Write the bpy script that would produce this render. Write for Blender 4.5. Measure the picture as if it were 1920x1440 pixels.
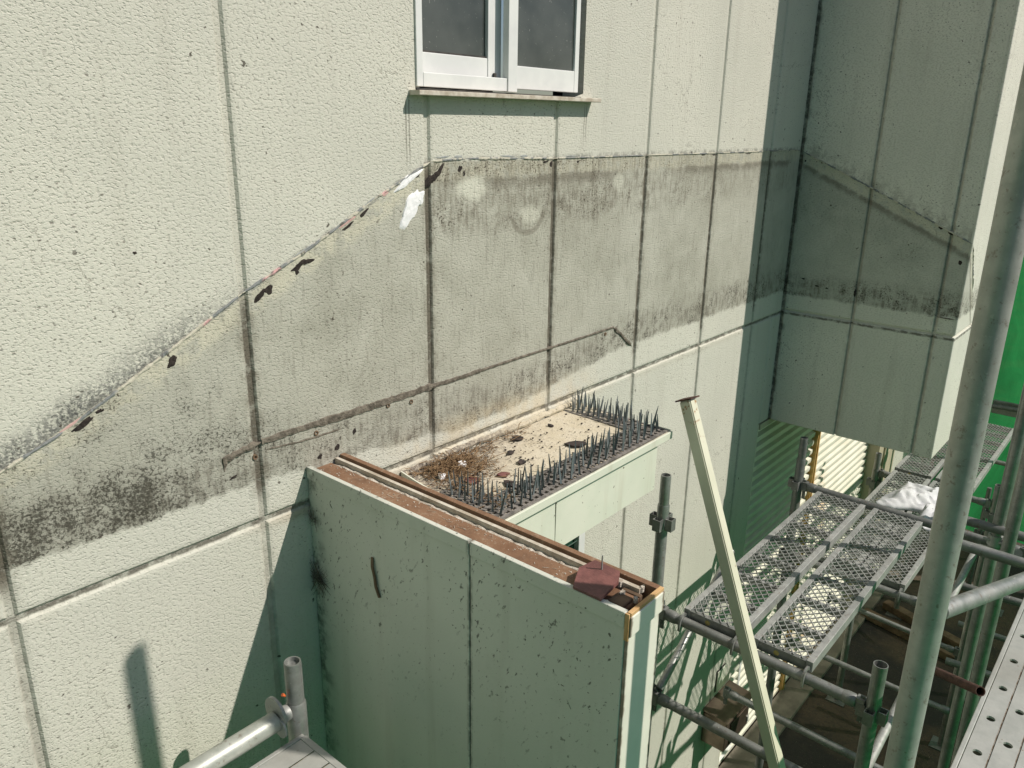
import bpy, bmesh, math, random
from mathutils import Vector, Matrix
random.seed(7)
PI = math.pi
S = bpy.context.scene
for o in list(bpy.data.objects): bpy.data.objects.remove(o)
COL = S.collection

# ------------------------------------------------------------------ camera
cam_d = bpy.data.cameras.new('camera'); cam = bpy.data.objects.new('camera', cam_d); COL.objects.link(cam); S.camera = cam
yaw, pitch, roll = math.radians(49.80), math.radians(18.13), math.radians(0.89)
fw = Vector((math.sin(yaw)*math.cos(pitch), math.cos(yaw)*math.cos(pitch), -math.sin(pitch)))
r0 = Vector((math.cos(yaw), -math.sin(yaw), 0)); u0 = r0.cross(fw)
rr = math.cos(roll)*r0 + math.sin(roll)*u0; uu = math.cos(roll)*u0 - math.sin(roll)*r0
M = Matrix.Identity(4)
for i in range(3):
    M[i][0], M[i][1], M[i][2] = rr[i], uu[i], -fw[i]
M[0][3], M[1][3], M[2][3] = 0, -1.714, 0
cam.matrix_world = M
cam_d.sensor_width = 36; cam_d.lens = 1493.9/1920*36
cam_d.clip_start = 0.05; cam_d.clip_end = 500

# ------------------------------------------------------------------ light
SUN_TRAVEL = Vector((-0.555, 1.0, -1.21)).normalized()
elev = math.asin(-SUN_TRAVEL.z)
az = math.atan2(-SUN_TRAVEL.x, -SUN_TRAVEL.y)          # clockwise from +Y
w = bpy.data.worlds.new('World'); S.world = w; w.use_nodes = True
wn = w.node_tree.nodes; bg = wn['Background']
sky = wn.new('ShaderNodeTexSky'); sky.sky_type = 'NISHITA'; sky.sun_disc = False
sky.sun_elevation = elev; sky.sun_rotation = az
w.node_tree.links.new(sky.outputs[0], bg.inputs[0]); bg.inputs[1].default_value = 0.073
sd = bpy.data.lights.new('sun', 'SUN'); sun = bpy.data.objects.new('sun', sd); COL.objects.link(sun)
sd.energy = 4.6; sd.angle = math.radians(0.53); sd.color = (1.0, 0.91, 0.835)
sun.rotation_euler = SUN_TRAVEL.to_track_quat('-Z', 'Y').to_euler(); sun.location = (3, -6, 8)
S.view_settings.view_transform = 'Standard'; S.view_settings.look = 'None'
S.view_settings.exposure = 0.0; S.view_settings.gamma = 1.0; S.view_settings.use_curve_mapping = False
S.render.engine = 'CYCLES'; S.cycles.max_bounces = 5; S.cycles.diffuse_bounces = 3; S.cycles.glossy_bounces = 3; S.cycles.transparent_max_bounces = 8

# ------------------------------------------------------------------ node helpers
class V:
    def __init__(s, nt, sock): s.nt = nt; s.s = sock
    def _m(s, op, *a):
        n = s.nt.nodes.new('ShaderNodeMath'); n.operation = op
        for i, x in enumerate((s,)+a):
            if isinstance(x, V): s.nt.links.new(x.s, n.inputs[i])
            else: n.inputs[i].default_value = x
        return V(s.nt, n.outputs[0])
    def __add__(s, b): return s._m('ADD', b)
    __radd__ = __add__
    def __sub__(s, b): return s._m('SUBTRACT', b)
    def __rsub__(s, b): return (s*-1)+b
    def __mul__(s, b): return s._m('MULTIPLY', b)
    __rmul__ = __mul__
    def abs(s): return s._m('ABSOLUTE')
    def min(s, b): return s._m('MINIMUM', b)
    def max(s, b): return s._m('MAXIMUM', b)
    def pow(s, b): return s._m('POWER', b)
    def sqrt(s): return s._m('SQRT')
    def clamp(s):
        r = s._m('ADD', 0.0); r.s.node.use_clamp = True; return r
    def ss(s, a, b, lo=0.0, hi=1.0):
        n = s.nt.nodes.new('ShaderNodeMapRange'); n.interpolation_type = 'SMOOTHSTEP'
        if a > b: a, b, lo, hi = b, a, hi, lo
        s.nt.links.new(s.s, n.inputs[0])
        for i, x in enumerate((a, b, lo, hi)): n.inputs[1+i].default_value = x
        return V(s.nt, n.outputs[0])
class Mat:
    def __init__(s, name, rough=0.7, metal=0.0, spec=0.4):
        s.m = bpy.data.materials.new(name); s.m.use_nodes = True; s.nt = s.m.node_tree
        s.b = s.nt.nodes['Principled BSDF']; s.flat = None
        s.b.inputs['Roughness'].default_value = rough; s.b.inputs['Metallic'].default_value = metal
        s.b.inputs['Specular IOR Level'].default_value = spec
        g = s.nt.nodes.new('ShaderNodeNewGeometry'); s.pos = g.outputs['Position']
        tc = s.nt.nodes.new('ShaderNodeTexCoord'); s.objc = tc.outputs['Object']
        sp = s.nt.nodes.new('ShaderNodeSeparateXYZ'); s.nt.links.new(s.pos, sp.inputs[0])
        s.x, s.y, s.z = (V(s.nt, sp.outputs[i]) for i in range(3))
    def vec(s, a, b, c):
        n = s.nt.nodes.new('ShaderNodeCombineXYZ')
        for i, q in enumerate((a, b, c)):
            if isinstance(q, V): s.nt.links.new(q.s, n.inputs[i])
            else: n.inputs[i].default_value = q
        return n.outputs[0]
    def noise(s, scale, detail=3, rough=0.55, vec=None, dist=0.0, col=False):
        n = s.nt.nodes.new('ShaderNodeTexNoise'); n.noise_dimensions = '2D' if s.flat else '3D'; s.nt.links.new(vec or s.flat or s.pos, n.inputs['Vector'])
        n.inputs['Scale'].default_value = scale; n.inputs['Detail'].default_value = detail
        n.inputs['Roughness'].default_value = rough; n.inputs['Distortion'].default_value = dist
        return V(s.nt, n.outputs['Color' if col else 'Fac'])
    def voro(s, scale, vec=None, feature='F1', rnd=1.0):
        n = s.nt.nodes.new('ShaderNodeTexVoronoi'); n.feature = feature; n.voronoi_dimensions = '2D' if s.flat else '3D'
        s.nt.links.new(vec or s.pos, n.inputs['Vector']); n.inputs['Scale'].default_value = scale
        n.inputs['Randomness'].default_value = rnd
        sp = s.nt.nodes.new('ShaderNodeSeparateColor')
        if feature == 'F1': s.nt.links.new(n.outputs['Color'], sp.inputs[0])
        return V(s.nt, n.outputs['Distance']), V(s.nt, sp.outputs[0]), V(s.nt, sp.outputs[1])
    def rand(s):
        n = s.nt.nodes.new('ShaderNodeObjectInfo'); return V(s.nt, n.outputs['Random'])
    def mix(s, f, a, b):
        n = s.nt.nodes.new('ShaderNodeMix'); n.data_type = 'RGBA'; n.clamp_factor = True
        for i, q in ((0, f), (6, a), (7, b)):
            if isinstance(q, V): s.nt.links.new(q.s, n.inputs[i])
            elif i == 0: n.inputs[0].default_value = q
            else: n.inputs[i].default_value = (*q, 1)
        return V(s.nt, n.outputs[2])
    def color(s, c):
        if isinstance(c, V): s.nt.links.new(c.s, s.b.inputs['Base Color'])
        else: s.b.inputs['Base Color'].default_value = (*c, 1)
    def rough(s, v): s.nt.links.new(v.s, s.b.inputs['Roughness'])
    def bump(s, h, dist=0.004, strength=1.0):
        n = s.nt.nodes.new('ShaderNodeBump'); n.inputs['Distance'].default_value = dist
        n.inputs['Strength'].default_value = strength
        s.nt.links.new(h.s, n.inputs['Height']); s.nt.links.new(n.outputs[0], s.b.inputs['Normal'])

# ------------------------------------------------------------------ wall paint
def wall_mat(name, kind):
    m = Mat(name, rough=0.85, spec=0.25); x, y, z = m.x, m.y, m.z
    u = y*-1.0 if kind == 'bay' else x
    m.flat = m.vec(u+(7.3 if kind == 'bay' else 0.0), z, 0.0)
    nz = m.noise(9, 3, 0.6); nf = m.noise(34, 2, 0.6); nb = m.noise(1.7, 2, 0.55); nm = m.noise(20, 4, 0.7); nk = m.noise(54, 3, 0.72); n7 = m.noise(6.3, 2, 0.6)
    fine = m.noise(125, 3, 0.7)
    pv = m.vec(u, z*1.55, 0.0); pit = m.noise(112, 2, 0.6, vec=pv, dist=0.3)
    bounce_gain = 1.0 if kind == 'main' else 1.20  # bay stucco brightened to imitate bounce from the sunlit wall
    c = m.mix(nb.ss(0.3, 0.7), tuple(q*bounce_gain for q in (0.56, 0.565, 0.485)), tuple(q*bounce_gain for q in (0.61, 0.612, 0.525)))
    streak = m.noise(1.0, 3, 0.6, vec=m.vec(u*14.0, z*1.1, 0.0))
    c = m.mix(streak.ss(0.52, 0.75)*0.20, c, (0.45, 0.44, 0.37))
    if kind == 'main':
        zl = ((u-1.647)*0.475-0.110).min(-0.110)
        joints = [0.42, 1.0215, 1.640, 2.237, 2.833, 3.428, 4.02]
        zlow = (u*0.0)-0.895 - ((u-1.0)*0.09).max(0.0).min(0.07) + ((u-2.0)*0.12).max(0.0).min(0.085)
    elif kind == 'bay':
        zl = (u*-0.451)-0.119; joints = [0.0, 0.392, 0.80]; zlow = (u*0.0)-0.90
    else:
        zl = ((u-4.41)*-1.2)-0.525; joints = [4.79]; zlow = (u*0.0)-0.90
    d = zl - z                                   # below the old roof line when positive
    wob = (nz-0.5)*0.035 + (nf-0.5)*0.02
    inside = (d+wob*0.15).ss(-0.003, 0.004) * (z-zlow+wob).ss(-0.006, 0.016)
    c = m.mix(inside*(0.74 + (nz-0.5)*0.7 + (nb-0.5)*0.9), c, (0.365, 0.365, 0.300) if kind == 'main' else (0.42, 0.44, 0.37))
    cleanm = (d+wob*0.5).ss(0.075, 0.04)*inside*nm.ss(0.35, 0.55)
    c = m.mix(cleanm*0.55, c, (0.62, 0.60, 0.46))
    bandk = (d+wob*0.7).ss(0.045, 0.062)*(d+wob).ss(0.10, 0.068)
    if kind == 'main': bandk = bandk*u.ss(1.66, 1.72)
    c = m.mix(bandk*0.6*nb.ss(0.35, 0.5)*nz.ss(0.3, 0.5, 0.4, 1.0), c, (0.13, 0.115, 0.085))
    sc = m.noise(1.0, 3, 0.65, vec=m.vec(u*70.0, z*9.0, 0.0)); run = sc.ss(0.38, 0.62, 0.35, 1.0)
    if kind == 'main':
        upper = (u+wob*2.0).ss(1.63, 1.66)*(z+wob*1.2).ss(-0.36, -0.29)*inside*u.ss(3.9, 2.3, 0.35, 1.0)
        c = m.mix(upper*(nm.ss(0.30, 0.58)*0.66)*run, c, (0.18, 0.165, 0.125))
        c = m.mix(upper*(fine+nm*0.4-0.78).ss(0.0, 0.08)*n7.ss(0.42, 0.58), c, (0.045, 0.034, 0.022))
        def blob(cx, cz, rx, rz): return (((u-cx)*(1/rx)).pow(2.0)+((z-cz)*(1/rz)).pow(2.0)).sqrt()+(nz-0.5)*1.1
        for (cx, cz, rx, rz, a) in ((1.815, -0.19, 0.105, 0.045, .75), (2.64, -0.205, 0.05, 0.045, .5), (2.10, -0.29, 0.07, 0.04, .5)):
            c = m.mix(blob(cx, cz, rx, rz).ss(1.0, 0.35)*a, c, (0.66, 0.67, 0.56))
        rd = (((u-2.095)).pow(2.0)+((z+0.262)*1.0).pow(2.0)).sqrt()
        c = m.mix((rd-0.088+wob*0.3).abs().ss(0.013, 0.004)*z.ss(-0.285, -0.30)*0.5, c, (0.16, 0.145, 0.11))
    bw = 0.14 if kind == 'main' else 0.13
    band = (z-zlow+wob).ss(-0.008, 0.014)*(z-zlow+wob*1.5).ss(bw+0.03, bw*0.55)
    c = m.mix(band*(0.14+nm.ss(0.34, 0.66)*0.62)*run, c, (0.155, 0.142, 0.112))
    c = m.mix(band*(fine+nm*0.35-0.72).ss(0.0, 0.10)*n7.ss(0.36, 0.58)*0.85, c, (0.035, 0.030, 0.022))
    if kind == 'main':
        left = u.ss(1.45, 0.45)
        band2 = (z-zlow+wob*1.2).ss(-0.004, 0.01)*(z-zlow+(nz-0.5)*0.5).ss(0.34, 0.04)
        dens = band2*left*(0.62+(nm-0.5)*1.2+(n7-0.5)*0.5) + inside*u.ss(1.9, 0.6)*((n7-0.56)*1.1+(nz-0.5)*0.5).max(0.0)
        c = m.mix((dens*1.3).clamp()*0.70, c, (0.15, 0.15, 0.118))
        c = m.mix((fine+dens*0.38-0.66).ss(0.0, 0.10)*dens.ss(0.02, 0.2)*0.72, c, (0.038, 0.035, 0.026))
        so = (d-wob*1.4).ss(-0.085, -0.005)*(d).ss(0.004, 0.0)*u.ss(1.15, 0.75)
        c = m.mix(so*(fine+nk*0.5-0.62).ss(0.0, 0.2)*0.8, c, (0.11, 0.115, 0.11))
        so2 = (d-wob*0.3).ss(-0.018, -0.004)*d.ss(0.004, 0.0)*nm.ss(0.40, 0.6)
        c = m.mix(so2*0.6, c, (0.17, 0.17, 0.15))
        ru = (z+wob*0.5).ss(-1.055, -1.03)*(z).ss(-1.012, -1.02)*nb.ss(0.40, 0.52)*u.ss(1.75, 1.2, 0.25, 1.0)
        c = m.mix(ru*0.65, c, (0.40, 0.34, 0.25))
        cz = (((u-2.0)*1.1).abs()).ss(0.75, 0.3)*(z+wob).ss(-1.06, -1.0)*(z+wob).ss(-0.88, -0.97)
        c = m.mix(cz*0.45*nz.ss(0.3, 0.6), c, (0.62, 0.52, 0.34))
        for jx, dz in ((1.567, -0.16), (2.404, -0.10)):
            dr = ((u-jx+(nz-0.5)*0.006).abs()-0.006).abs().ss(0.004, 0.0012)*z.ss(0.07, 0.05)*(z+wob).ss(dz, dz+0.12)
            c = m.mix(dr*0.6, c, (0.15, 0.14, 0.11))
        c = m.mix(inside*sc.ss(0.58, 0.70)*0.28, c, (0.16, 0.15, 0.12))
    jd = None
    for j in joints:
        q = (u-j).abs(); jd = q if jd is None else jd.min(q)
    jd = jd + (nf-0.5)*0.014 + (nz-0.5)*0.006
    jw = d.ss(-0.01, 0.03, 0.07, 1.0)*z.ss(-0.96, -0.90, 0.30, 1.0) if kind == 'main' else (u*0.0+0.22)
    c = m.mix(jd.ss(0.0155, 0.006)*jw*nm.ss(0.30, 0.50, 0.5, 1.0)*0.95, c, (0.085, 0.076, 0.056))
    c = m.mix(jd.ss(0.040, 0.012)*jw*nm.ss(0.38, 0.62)*0.5, c, (0.19, 0.175, 0.135))
    hz = (z+1.007+(nf-0.5)*0.008).abs()
    c = m.mix(hz.ss(0.010, 0.003)*nm.ss(0.34, 0.55, 0.4, 1.0)*0.85, c, (0.11, 0.10, 0.08))
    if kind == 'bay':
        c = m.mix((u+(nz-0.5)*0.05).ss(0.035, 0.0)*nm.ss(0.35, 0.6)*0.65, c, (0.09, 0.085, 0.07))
        c = m.mix(((d*-1.0)+(nz-0.5)*0.08).ss(0.10, 0.0)*d.ss(0.0, -0.002)*nm.ss(0.38, 0.6)*0.45, c, (0.2, 0.19, 0.15))
    c = m.mix(pit.ss(0.38, 0.30)*nb.ss(0.3, 0.65, 0.08, 0.30), c, (0.24, 0.225, 0.18))
    dv, r1, r2 = m.voro(24, vec=m.vec(u+nz*0.02, z+nf*0.02, 0.0))
    c = m.mix((dv-(r2*0.06)+(nf-0.5)*0.25+(pit-0.5)*0.3).ss(0.05, 0.0)*r1.ss(0.93, 0.95)*0.85, c, (0.06, 0.05, 0.038))
    dv, r1, r2 = m.voro(100, vec=m.vec(u*0.7+z*0.25+nz*0.02, z, 0.0))
    c = m.mix((dv-(r2*0.16)+(pit-0.5)*0.4).ss(0.12, 0.0)*r1.ss(0.80, 0.86)*nb.ss(0.40, 0.58)*0.65, c, (0.10, 0.09, 0.07))
    ck = m.voro(1.9, vec=m.vec(u+(nz-0.5)*0.25, z+(nf-0.5)*0.08, 0.0), feature='DISTANCE_TO_EDGE')[0]
    c = m.mix(ck.ss(0.006, 0.0015)*nb.ss(0.52, 0.60)*0.45, c, (0.20, 0.19, 0.15))
    m.color(c)
    m.bump(pit.ss(0.26, 0.52)*0.75 + m.noise(260, 1, 0.6, vec=pv)*0.45 + nf*0.5, 0.0014 if kind == 'main' else 0.0022, 1.0)
    return m.m
MAT = {}
MAT['wall'] = wall_mat('stucco_main', 'main')
MAT['bay'] = wall_mat('stucco_bay_side', 'bay')
MAT['bayfront'] = wall_mat('stucco_bay_front', 'front')
def simple(name, a, b, scale=12, rough=0.7, metal=0.0, spec=0.4, bump=0.0, detail=4, lo=0.35, hi=0.65, bscale=None):
    m = Mat(name, rough, metal, spec); n = m.noise(scale, detail, 0.6)
    m.color(m.mix(n.ss(lo, hi), a, b))
    if bump: m.bump(m.noise(bscale or scale*6, 3), bump)
    MAT[name] = m.m; return m
simple('joint_sealant', (0.44, 0.44, 0.37), (0.56, 0.55, 0.46), 30, 0.8, bump=0.002)
simple('concrete', (0.15, 0.135, 0.105), (0.24, 0.215, 0.17), 6, 0.9, bump=0.003)
simple('mortar', (0.10, 0.088, 0.068), (0.20, 0.178, 0.14), 40, 0.95, bump=0.006, bscale=110)
simple('filler', (0.78, 0.80, 0.80), (0.86, 0.87, 0.87), 40, 0.7, bump=0.0015, bscale=70)
simple('bare', (0.018, 0.014, 0.012), (0.05, 0.04, 0.033), 90, 0.9, bump=0.003)
simple('window_alu', (0.66, 0.68, 0.66), (0.74, 0.76, 0.73), 7, 0.42, spec=0.5)
simple('sill_paint', (0.40, 0.35, 0.27), (0.60, 0.565, 0.475), 26, 0.6, bump=0.001)
simple('gasket', (0.03, 0.03, 0.028), (0.07, 0.065, 0.055), 30, 0.8)
simple('interior', (0.02, 0.02, 0.018), (0.035, 0.033, 0.03), 3, 0.9)
simple('pale_wood', (0.42, 0.25, 0.10), (0.58, 0.38, 0.18), 18, 0.75, bump=0.001)
simple('rust_plate', (0.22, 0.095, 0.038), (0.36, 0.185, 0.085), 7, 0.6, bump=0.0015)
simple('tile_brown', (0.13, 0.055, 0.05), (0.20, 0.085, 0.075), 30, 0.5, bump=0.001)
simple('crumb', (0.38, 0.33, 0.26), (0.66, 0.62, 0.54), 60, 0.95, bump=0.003)
simple('rust_pipe', (0.045, 0.022, 0.016), (0.10, 0.05, 0.035), 30, 0.8, bump=0.002)
simple('white_paint', (0.70, 0.69, 0.57), (0.78, 0.77, 0.64), 8, 0.45)
simple('flake', (0.022, 0.02, 0.02), (0.06, 0.045, 0.04), 40, 0.75, bump=0.002)
simple('dry_grass', (0.15, 0.09, 0.045), (0.32, 0.22, 0.12), 60, 0.9)
simple('spike_plastic', (0.10, 0.125, 0.13), (0.17, 0.20, 0.20), 40, 0.5)
simple('spike_base', (0.11, 0.105, 0.095), (0.24, 0.225, 0.20), 45, 0.8, bump=0.002)
simple('sack', (0.56, 0.58, 0.60), (0.66, 0.68, 0.69), 14, 0.6)
simple('box_steel', (0.16, 0.125, 0.095), (0.24, 0.19, 0.145), 9, 0.32, metal=0.75)
simple('mullion', (0.50, 0.29, 0.09), (0.66, 0.44, 0.18), 20, 0.7, bump=0.001)
simple('beige_post', (0.42, 0.38, 0.27), (0.50, 0.46, 0.34), 5, 0.7)
simple('timber', (0.10, 0.066, 0.04), (0.19, 0.13, 0.08), 9, 0.85, bump=0.002)
simple('orange', (0.65, 0.13, 0.03), (0.70, 0.16, 0.05), 20, 0.5)
simple('net_reflection', (0.01, 0.16, 0.07), (0.02, 0.25, 0.10), 40, 0.8)  # green pane colour imitating the net mirrored in the glass
simple('door_green', (0.012, 0.05, 0.03), (0.02, 0.075, 0.045), 8, 0.5)
simple('sticker', (0.42, 0.33, 0.10), (0.5, 0.4, 0.15), 40, 0.6)

def galv(name, a, b, rust=0.25, metal=0.35, rough=0.45):
    m = Mat(name, rough, metal, 0.5)
    n = m.noise(22, 5, 0.65, vec=m.objc); n2 = m.noise(6, 3, 0.6, vec=m.objc); r = m.rand()
    c = m.mix(n.ss(0.3, 0.7), a, b)
    c = m.mix(n2.ss(0.52, 0.72)*0.45, c, (a[0]*0.55, a[1]*0.52, a[2]*0.48))
    c = m.mix(m.noise(60, 5, 0.7, vec=m.objc).ss(0.57, 0.68)*(rust*1.6), c, (0.14, 0.085, 0.05))
    c = m.mix(m.noise(85, 3, 0.6, vec=m.objc).ss(0.64, 0.70)*0.7, c, (0.55, 0.55, 0.49))
    c = m.mix((r-0.5).abs()*0.5, c, (0.16, 0.165, 0.15))
    m.color(c); m.rough(n2.ss(0.3, 0.7, rough-0.08, rough+0.22)); m.bump(n, 0.0008)
    MAT[name] = m.m
galv('galv', (0.25, 0.265, 0.25), (0.36, 0.375, 0.355), 0.3, 0.65, 0.42)
galv('galv_big', (0.34, 0.37, 0.325), (0.45, 0.475, 0.425), 0.35, 0.30, 0.45)
galv('galv_light', (0.33, 0.345, 0.33), (0.45, 0.465, 0.44), 0.3)
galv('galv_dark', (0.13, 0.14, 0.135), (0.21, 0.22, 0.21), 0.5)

# smooth green-grey partition board with mildew
def board_mat():
    m = Mat('partition_board', 0.62, 0, 0.35); x, y, z = m.x, m.y, m.z
    nb = m.noise(2.2, 3); nm = m.noise(24, 5, 0.7); nz = m.noise(8, 3)
    c = m.mix(nb.ss(0.3, 0.7), (0.55, 0.575, 0.50), (0.61, 0.63, 0.555))
    c = m.mix(m.noise(1.0, 4, 0.6, vec=m.vec(x*12, y*12, z*0.8)).ss(0.52, 0.75)*0.25, c, (0.36, 0.36, 0.29))
    top = (z+(nz-0.5)*0.4).ss(-1.62, -1.0)
    n7 = m.noise(7, 2); nk = m.noise(48, 3, 0.7, vec=m.vec(x, y*1.25+z*0.5, z*0.8)); nk2 = m.noise(105, 2, 0.6)
    c = m.mix(nk.ss(0.60, 0.69)*n7.ss(0.34, 0.56)*top.ss(0.05, 0.8, 0.15, 1.0)*0.82, c, (0.05, 0.052, 0.042))
    c = m.mix(nk2.ss(0.68, 0.73)*top.ss(0.0, 0.9, 0.35, 1.0)*0.85, c, (0.06, 0.062, 0.05))
    c = m.mix(nm.ss(0.66, 0.76)*n7.ss(0.52, 0.66)*top*0.7, c, (0.09, 0.09, 0.07))
    c = m.mix((m.noise(5, 4, 0.65)).ss(0.55, 0.8)*top*0.30, c, (0.22, 0.23, 0.18))
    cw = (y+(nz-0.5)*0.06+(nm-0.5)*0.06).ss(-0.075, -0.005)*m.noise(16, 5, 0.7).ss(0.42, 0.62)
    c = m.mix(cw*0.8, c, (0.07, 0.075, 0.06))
    jl = (y+0.612+(nm-0.5)*0.006).abs().ss(0.012, 0.004)*nm.ss(0.4, 0.6)
    c = m.mix(jl*0.6, c, (0.10, 0.10, 0.08))
    m.color(c); m.bump(m.noise(150, 2), 0.0006); MAT['board'] = m.m
board_mat()
def rust_mat():
    m = Mat('rusty_channel', 0.65); n = m.noise(5, 4, 0.65); f = m.noise(70, 4, 0.7); k = m.noise(24, 4, 0.7)
    c = m.mix(n.ss(0.3, 0.7), (0.165, 0.088, 0.048), (0.245, 0.145, 0.085))
    c = m.mix(k.ss(0.50, 0.66)*0.55, c, (0.13, 0.075, 0.045)); c = m.mix((f+n*0.4-0.76).ss(0.0, 0.14)*0.40, c, (0.36, 0.29, 0.21))
    c = m.mix(m.noise(160, 2).ss(0.70, 0.74)*0.6, c, (0.55, 0.5, 0.42)); m.color(c); m.bump(f, 0.0018); MAT['rust_plate'] = m.m
rust_mat()
def end_mat():
    m = Mat('white_board_end', 0.55); n = m.noise(10, 4)
    c = m.mix(n.ss(0.3, 0.7), (0.66, 0.67, 0.57), (0.74, 0.74, 0.63))
    e = (m.x-1.2885).abs().min((m.x-1.164).abs())+(m.noise(40, 4)-0.5)*0.012
    c = m.mix(e.ss(0.008, 0.001)*0.85, c, (0.13, 0.085, 0.05)); m.color(c); MAT['endboard'] = m.m
end_mat()
def canopy_mat():
    m = Mat('canopy_top', 0.85); n = m.noise(14, 5, 0.7); f = m.noise(80, 5, 0.7)
    c = m.mix(n.ss(0.3, 0.7), (0.55, 0.495, 0.36), (0.62, 0.575, 0.45))
    dirt = (m.noise(7, 4)*0.35+(m.y*-1.0)*1.2+(m.x-1.5)*0.75)
    c = m.mix(dirt.ss(0.78, 0.34)*f.ss(0.34, 0.55), c, (0.24, 0.21, 0.17))
    c = m.mix(f.ss(0.56, 0.68)*0.9, c, (0.12, 0.10, 0.075))
    m.color(c); m.bump(f, 0.004); MAT['canopy'] = m.m
canopy_mat()
def fascia_mat():
    m = Mat('fascia_sheet', 0.5); n = m.noise(5, 4)
    c = m.mix(n.ss(0.3, 0.7), (0.62, 0.66, 0.54), (0.70, 0.72, 0.60))
    c = m.mix(m.noise(1.0, 4, vec=m.vec(m.x*16, m.y*16, m.z*1.5)).ss(0.55, 0.75)*0.3, c, (0.42, 0.38, 0.27))
    c = m.mix(m.noise(60, 3).ss(0.69, 0.72), c, (0.12, 0.10, 0.07))
    m.color(c); MAT['fascia'] = m.m
fascia_mat()
def shutter_mat():
    m = Mat('shutter_steel', 0.5, 0, 0.4); n = m.noise(4, 4)
    c = m.mix(n.ss(0.3, 0.7), (0.70, 0.70, 0.58), (0.80, 0.79, 0.67))
    st = m.noise(1.0, 4, 0.6, vec=m.vec(m.x*3.0, m.y, m.z*2.2)).ss(0.5, 0.68)*(m.x-5.72+(n-0.5)*1.0).abs().ss(0.55, 0.15)
    c = m.mix(st*0.7, c, (0.52, 0.35, 0.17))
    m.color(c); MAT['shutter'] = m.m
shutter_mat()
def bead_mat():
    m = Mat('old_sealant', 0.75); n = m.noise(10, 3); f = m.noise(45, 4, 0.7)
    c = m.mix(n.ss(0.48, 0.52), (0.22, 0.235, 0.23), (0.54, 0.52, 0.42))
    c = m.mix(m.noise(6, 2).ss(0.585, 0.61)*m.x.ss(1.62, 1.5), c, (0.60, 0.36, 0.35))
    c = m.mix(f.ss(0.55, 0.64)*0.85, c, (0.10, 0.095, 0.08)); m.color(c); m.bump(f, 0.004); MAT['bead'] = m.m
bead_mat()
def post_mat():
    m = Mat('post_enamel', 0.4); n = m.noise(5, 3); f = m.noise(55, 5, 0.7)
    c = m.mix(n.ss(0.3, 0.7), (0.60, 0.595, 0.46), (0.68, 0.67, 0.53))
    c = m.mix((f.ss(0.56, 0.62))*(m.z+(n-0.5)*0.3).ss(-1.12, -0.90), c, (0.32, 0.15, 0.04))
    c = m.mix(m.noise(1.0, 4, 0.65, vec=m.vec(m.x*40, m.y*6, m.z*6)).ss(0.56, 0.72)*0.35, c, (0.36, 0.33, 0.24)); c = m.mix(f.ss(0.66, 0.70)*0.7, c, (0.24, 0.13, 0.06))
    m.color(c); MAT['post'] = m.m
post_mat()
def plank_mat():
    m = Mat('steel_plank', 0.45, 0.25, 0.5); n = m.noise(12, 5, 0.65); f = m.noise(60, 4, 0.7); b = m.noise(3, 3)
    c = m.mix(n.ss(0.3, 0.7), (0.36, 0.375, 0.345), (0.47, 0.48, 0.445))
    c = m.mix(b.ss(0.5, 0.7)*0.4, c, (0.27, 0.26, 0.22)); c = m.mix(f.ss(0.66, 0.72)*0.6, c, (0.22, 0.15, 0.10))
    m.color(c); m.bump(n, 0.001); MAT['plank'] = m.m
plank_mat()
simple('plank_groove', (0.16, 0.10, 0.055), (0.36, 0.34, 0.29), 45, 0.8, bump=0.002)
def ground_mat():
    m = Mat('ground_asphalt', 0.9); n = m.noise(1.3, 5, 0.6); f = m.noise(45, 5, 0.7)
    c = m.mix(n.ss(0.42, 0.58), (0.030, 0.028, 0.024), (0.090, 0.067, 0.043))
    c = m.mix(f.ss(0.45, 0.65)*0.6, c, (0.035, 0.032, 0.027)); c = m.mix(m.noise(110, 2).ss(0.70, 0.75), c, (0.4, 0.37, 0.3))
    m.color(c); m.bump(f, 0.006); MAT['ground'] = m.m
ground_mat()
def net_mat():
    m = bpy.data.materials.new('green_net'); m.use_nodes = True; nt = m.node_tree; nt.nodes.clear()
    o = nt.nodes.new('ShaderNodeOutputMaterial'); tr = nt.nodes.new('ShaderNodeBsdfTranslucent'); df = nt.nodes.new('ShaderNodeBsdfDiffuse')
    tp = nt.nodes.new('ShaderNodeBsdfTransparent'); a = nt.nodes.new('ShaderNodeMixShader'); b = nt.nodes.new('ShaderNodeMixShader')
    nz = nt.nodes.new('ShaderNodeTexNoise'); nz.inputs['Scale'].default_value = 9; nz.inputs['Detail'].default_value = 6; nz.inputs['Roughness'].default_value = 0.75
    rp = nt.nodes.new('ShaderNodeValToRGB'); rp.color_ramp.elements[0].color = (0.012, 0.17, 0.040, 1); rp.color_ramp.elements[1].color = (0.040, 0.47, 0.125, 1)
    nt.links.new(nz.outputs['Fac'], rp.inputs[0]); nt.links.new(rp.outputs[0], tr.inputs[0]); nt.links.new(rp.outputs[0], df.inputs[0])
    a.inputs[0].default_value = 0.35; b.inputs[0].default_value = 0.12
    nt.links.new(tr.outputs[0], a.inputs[1]); nt.links.new(df.outputs[0], a.inputs[2]); nt.links.new(a.outputs[0], b.inputs[1]); nt.links.new(tp.outputs[0], b.inputs[2])
    nt.links.new(b.outputs[0], o.inputs[0]); MAT['net'] = m
net_mat()
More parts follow.
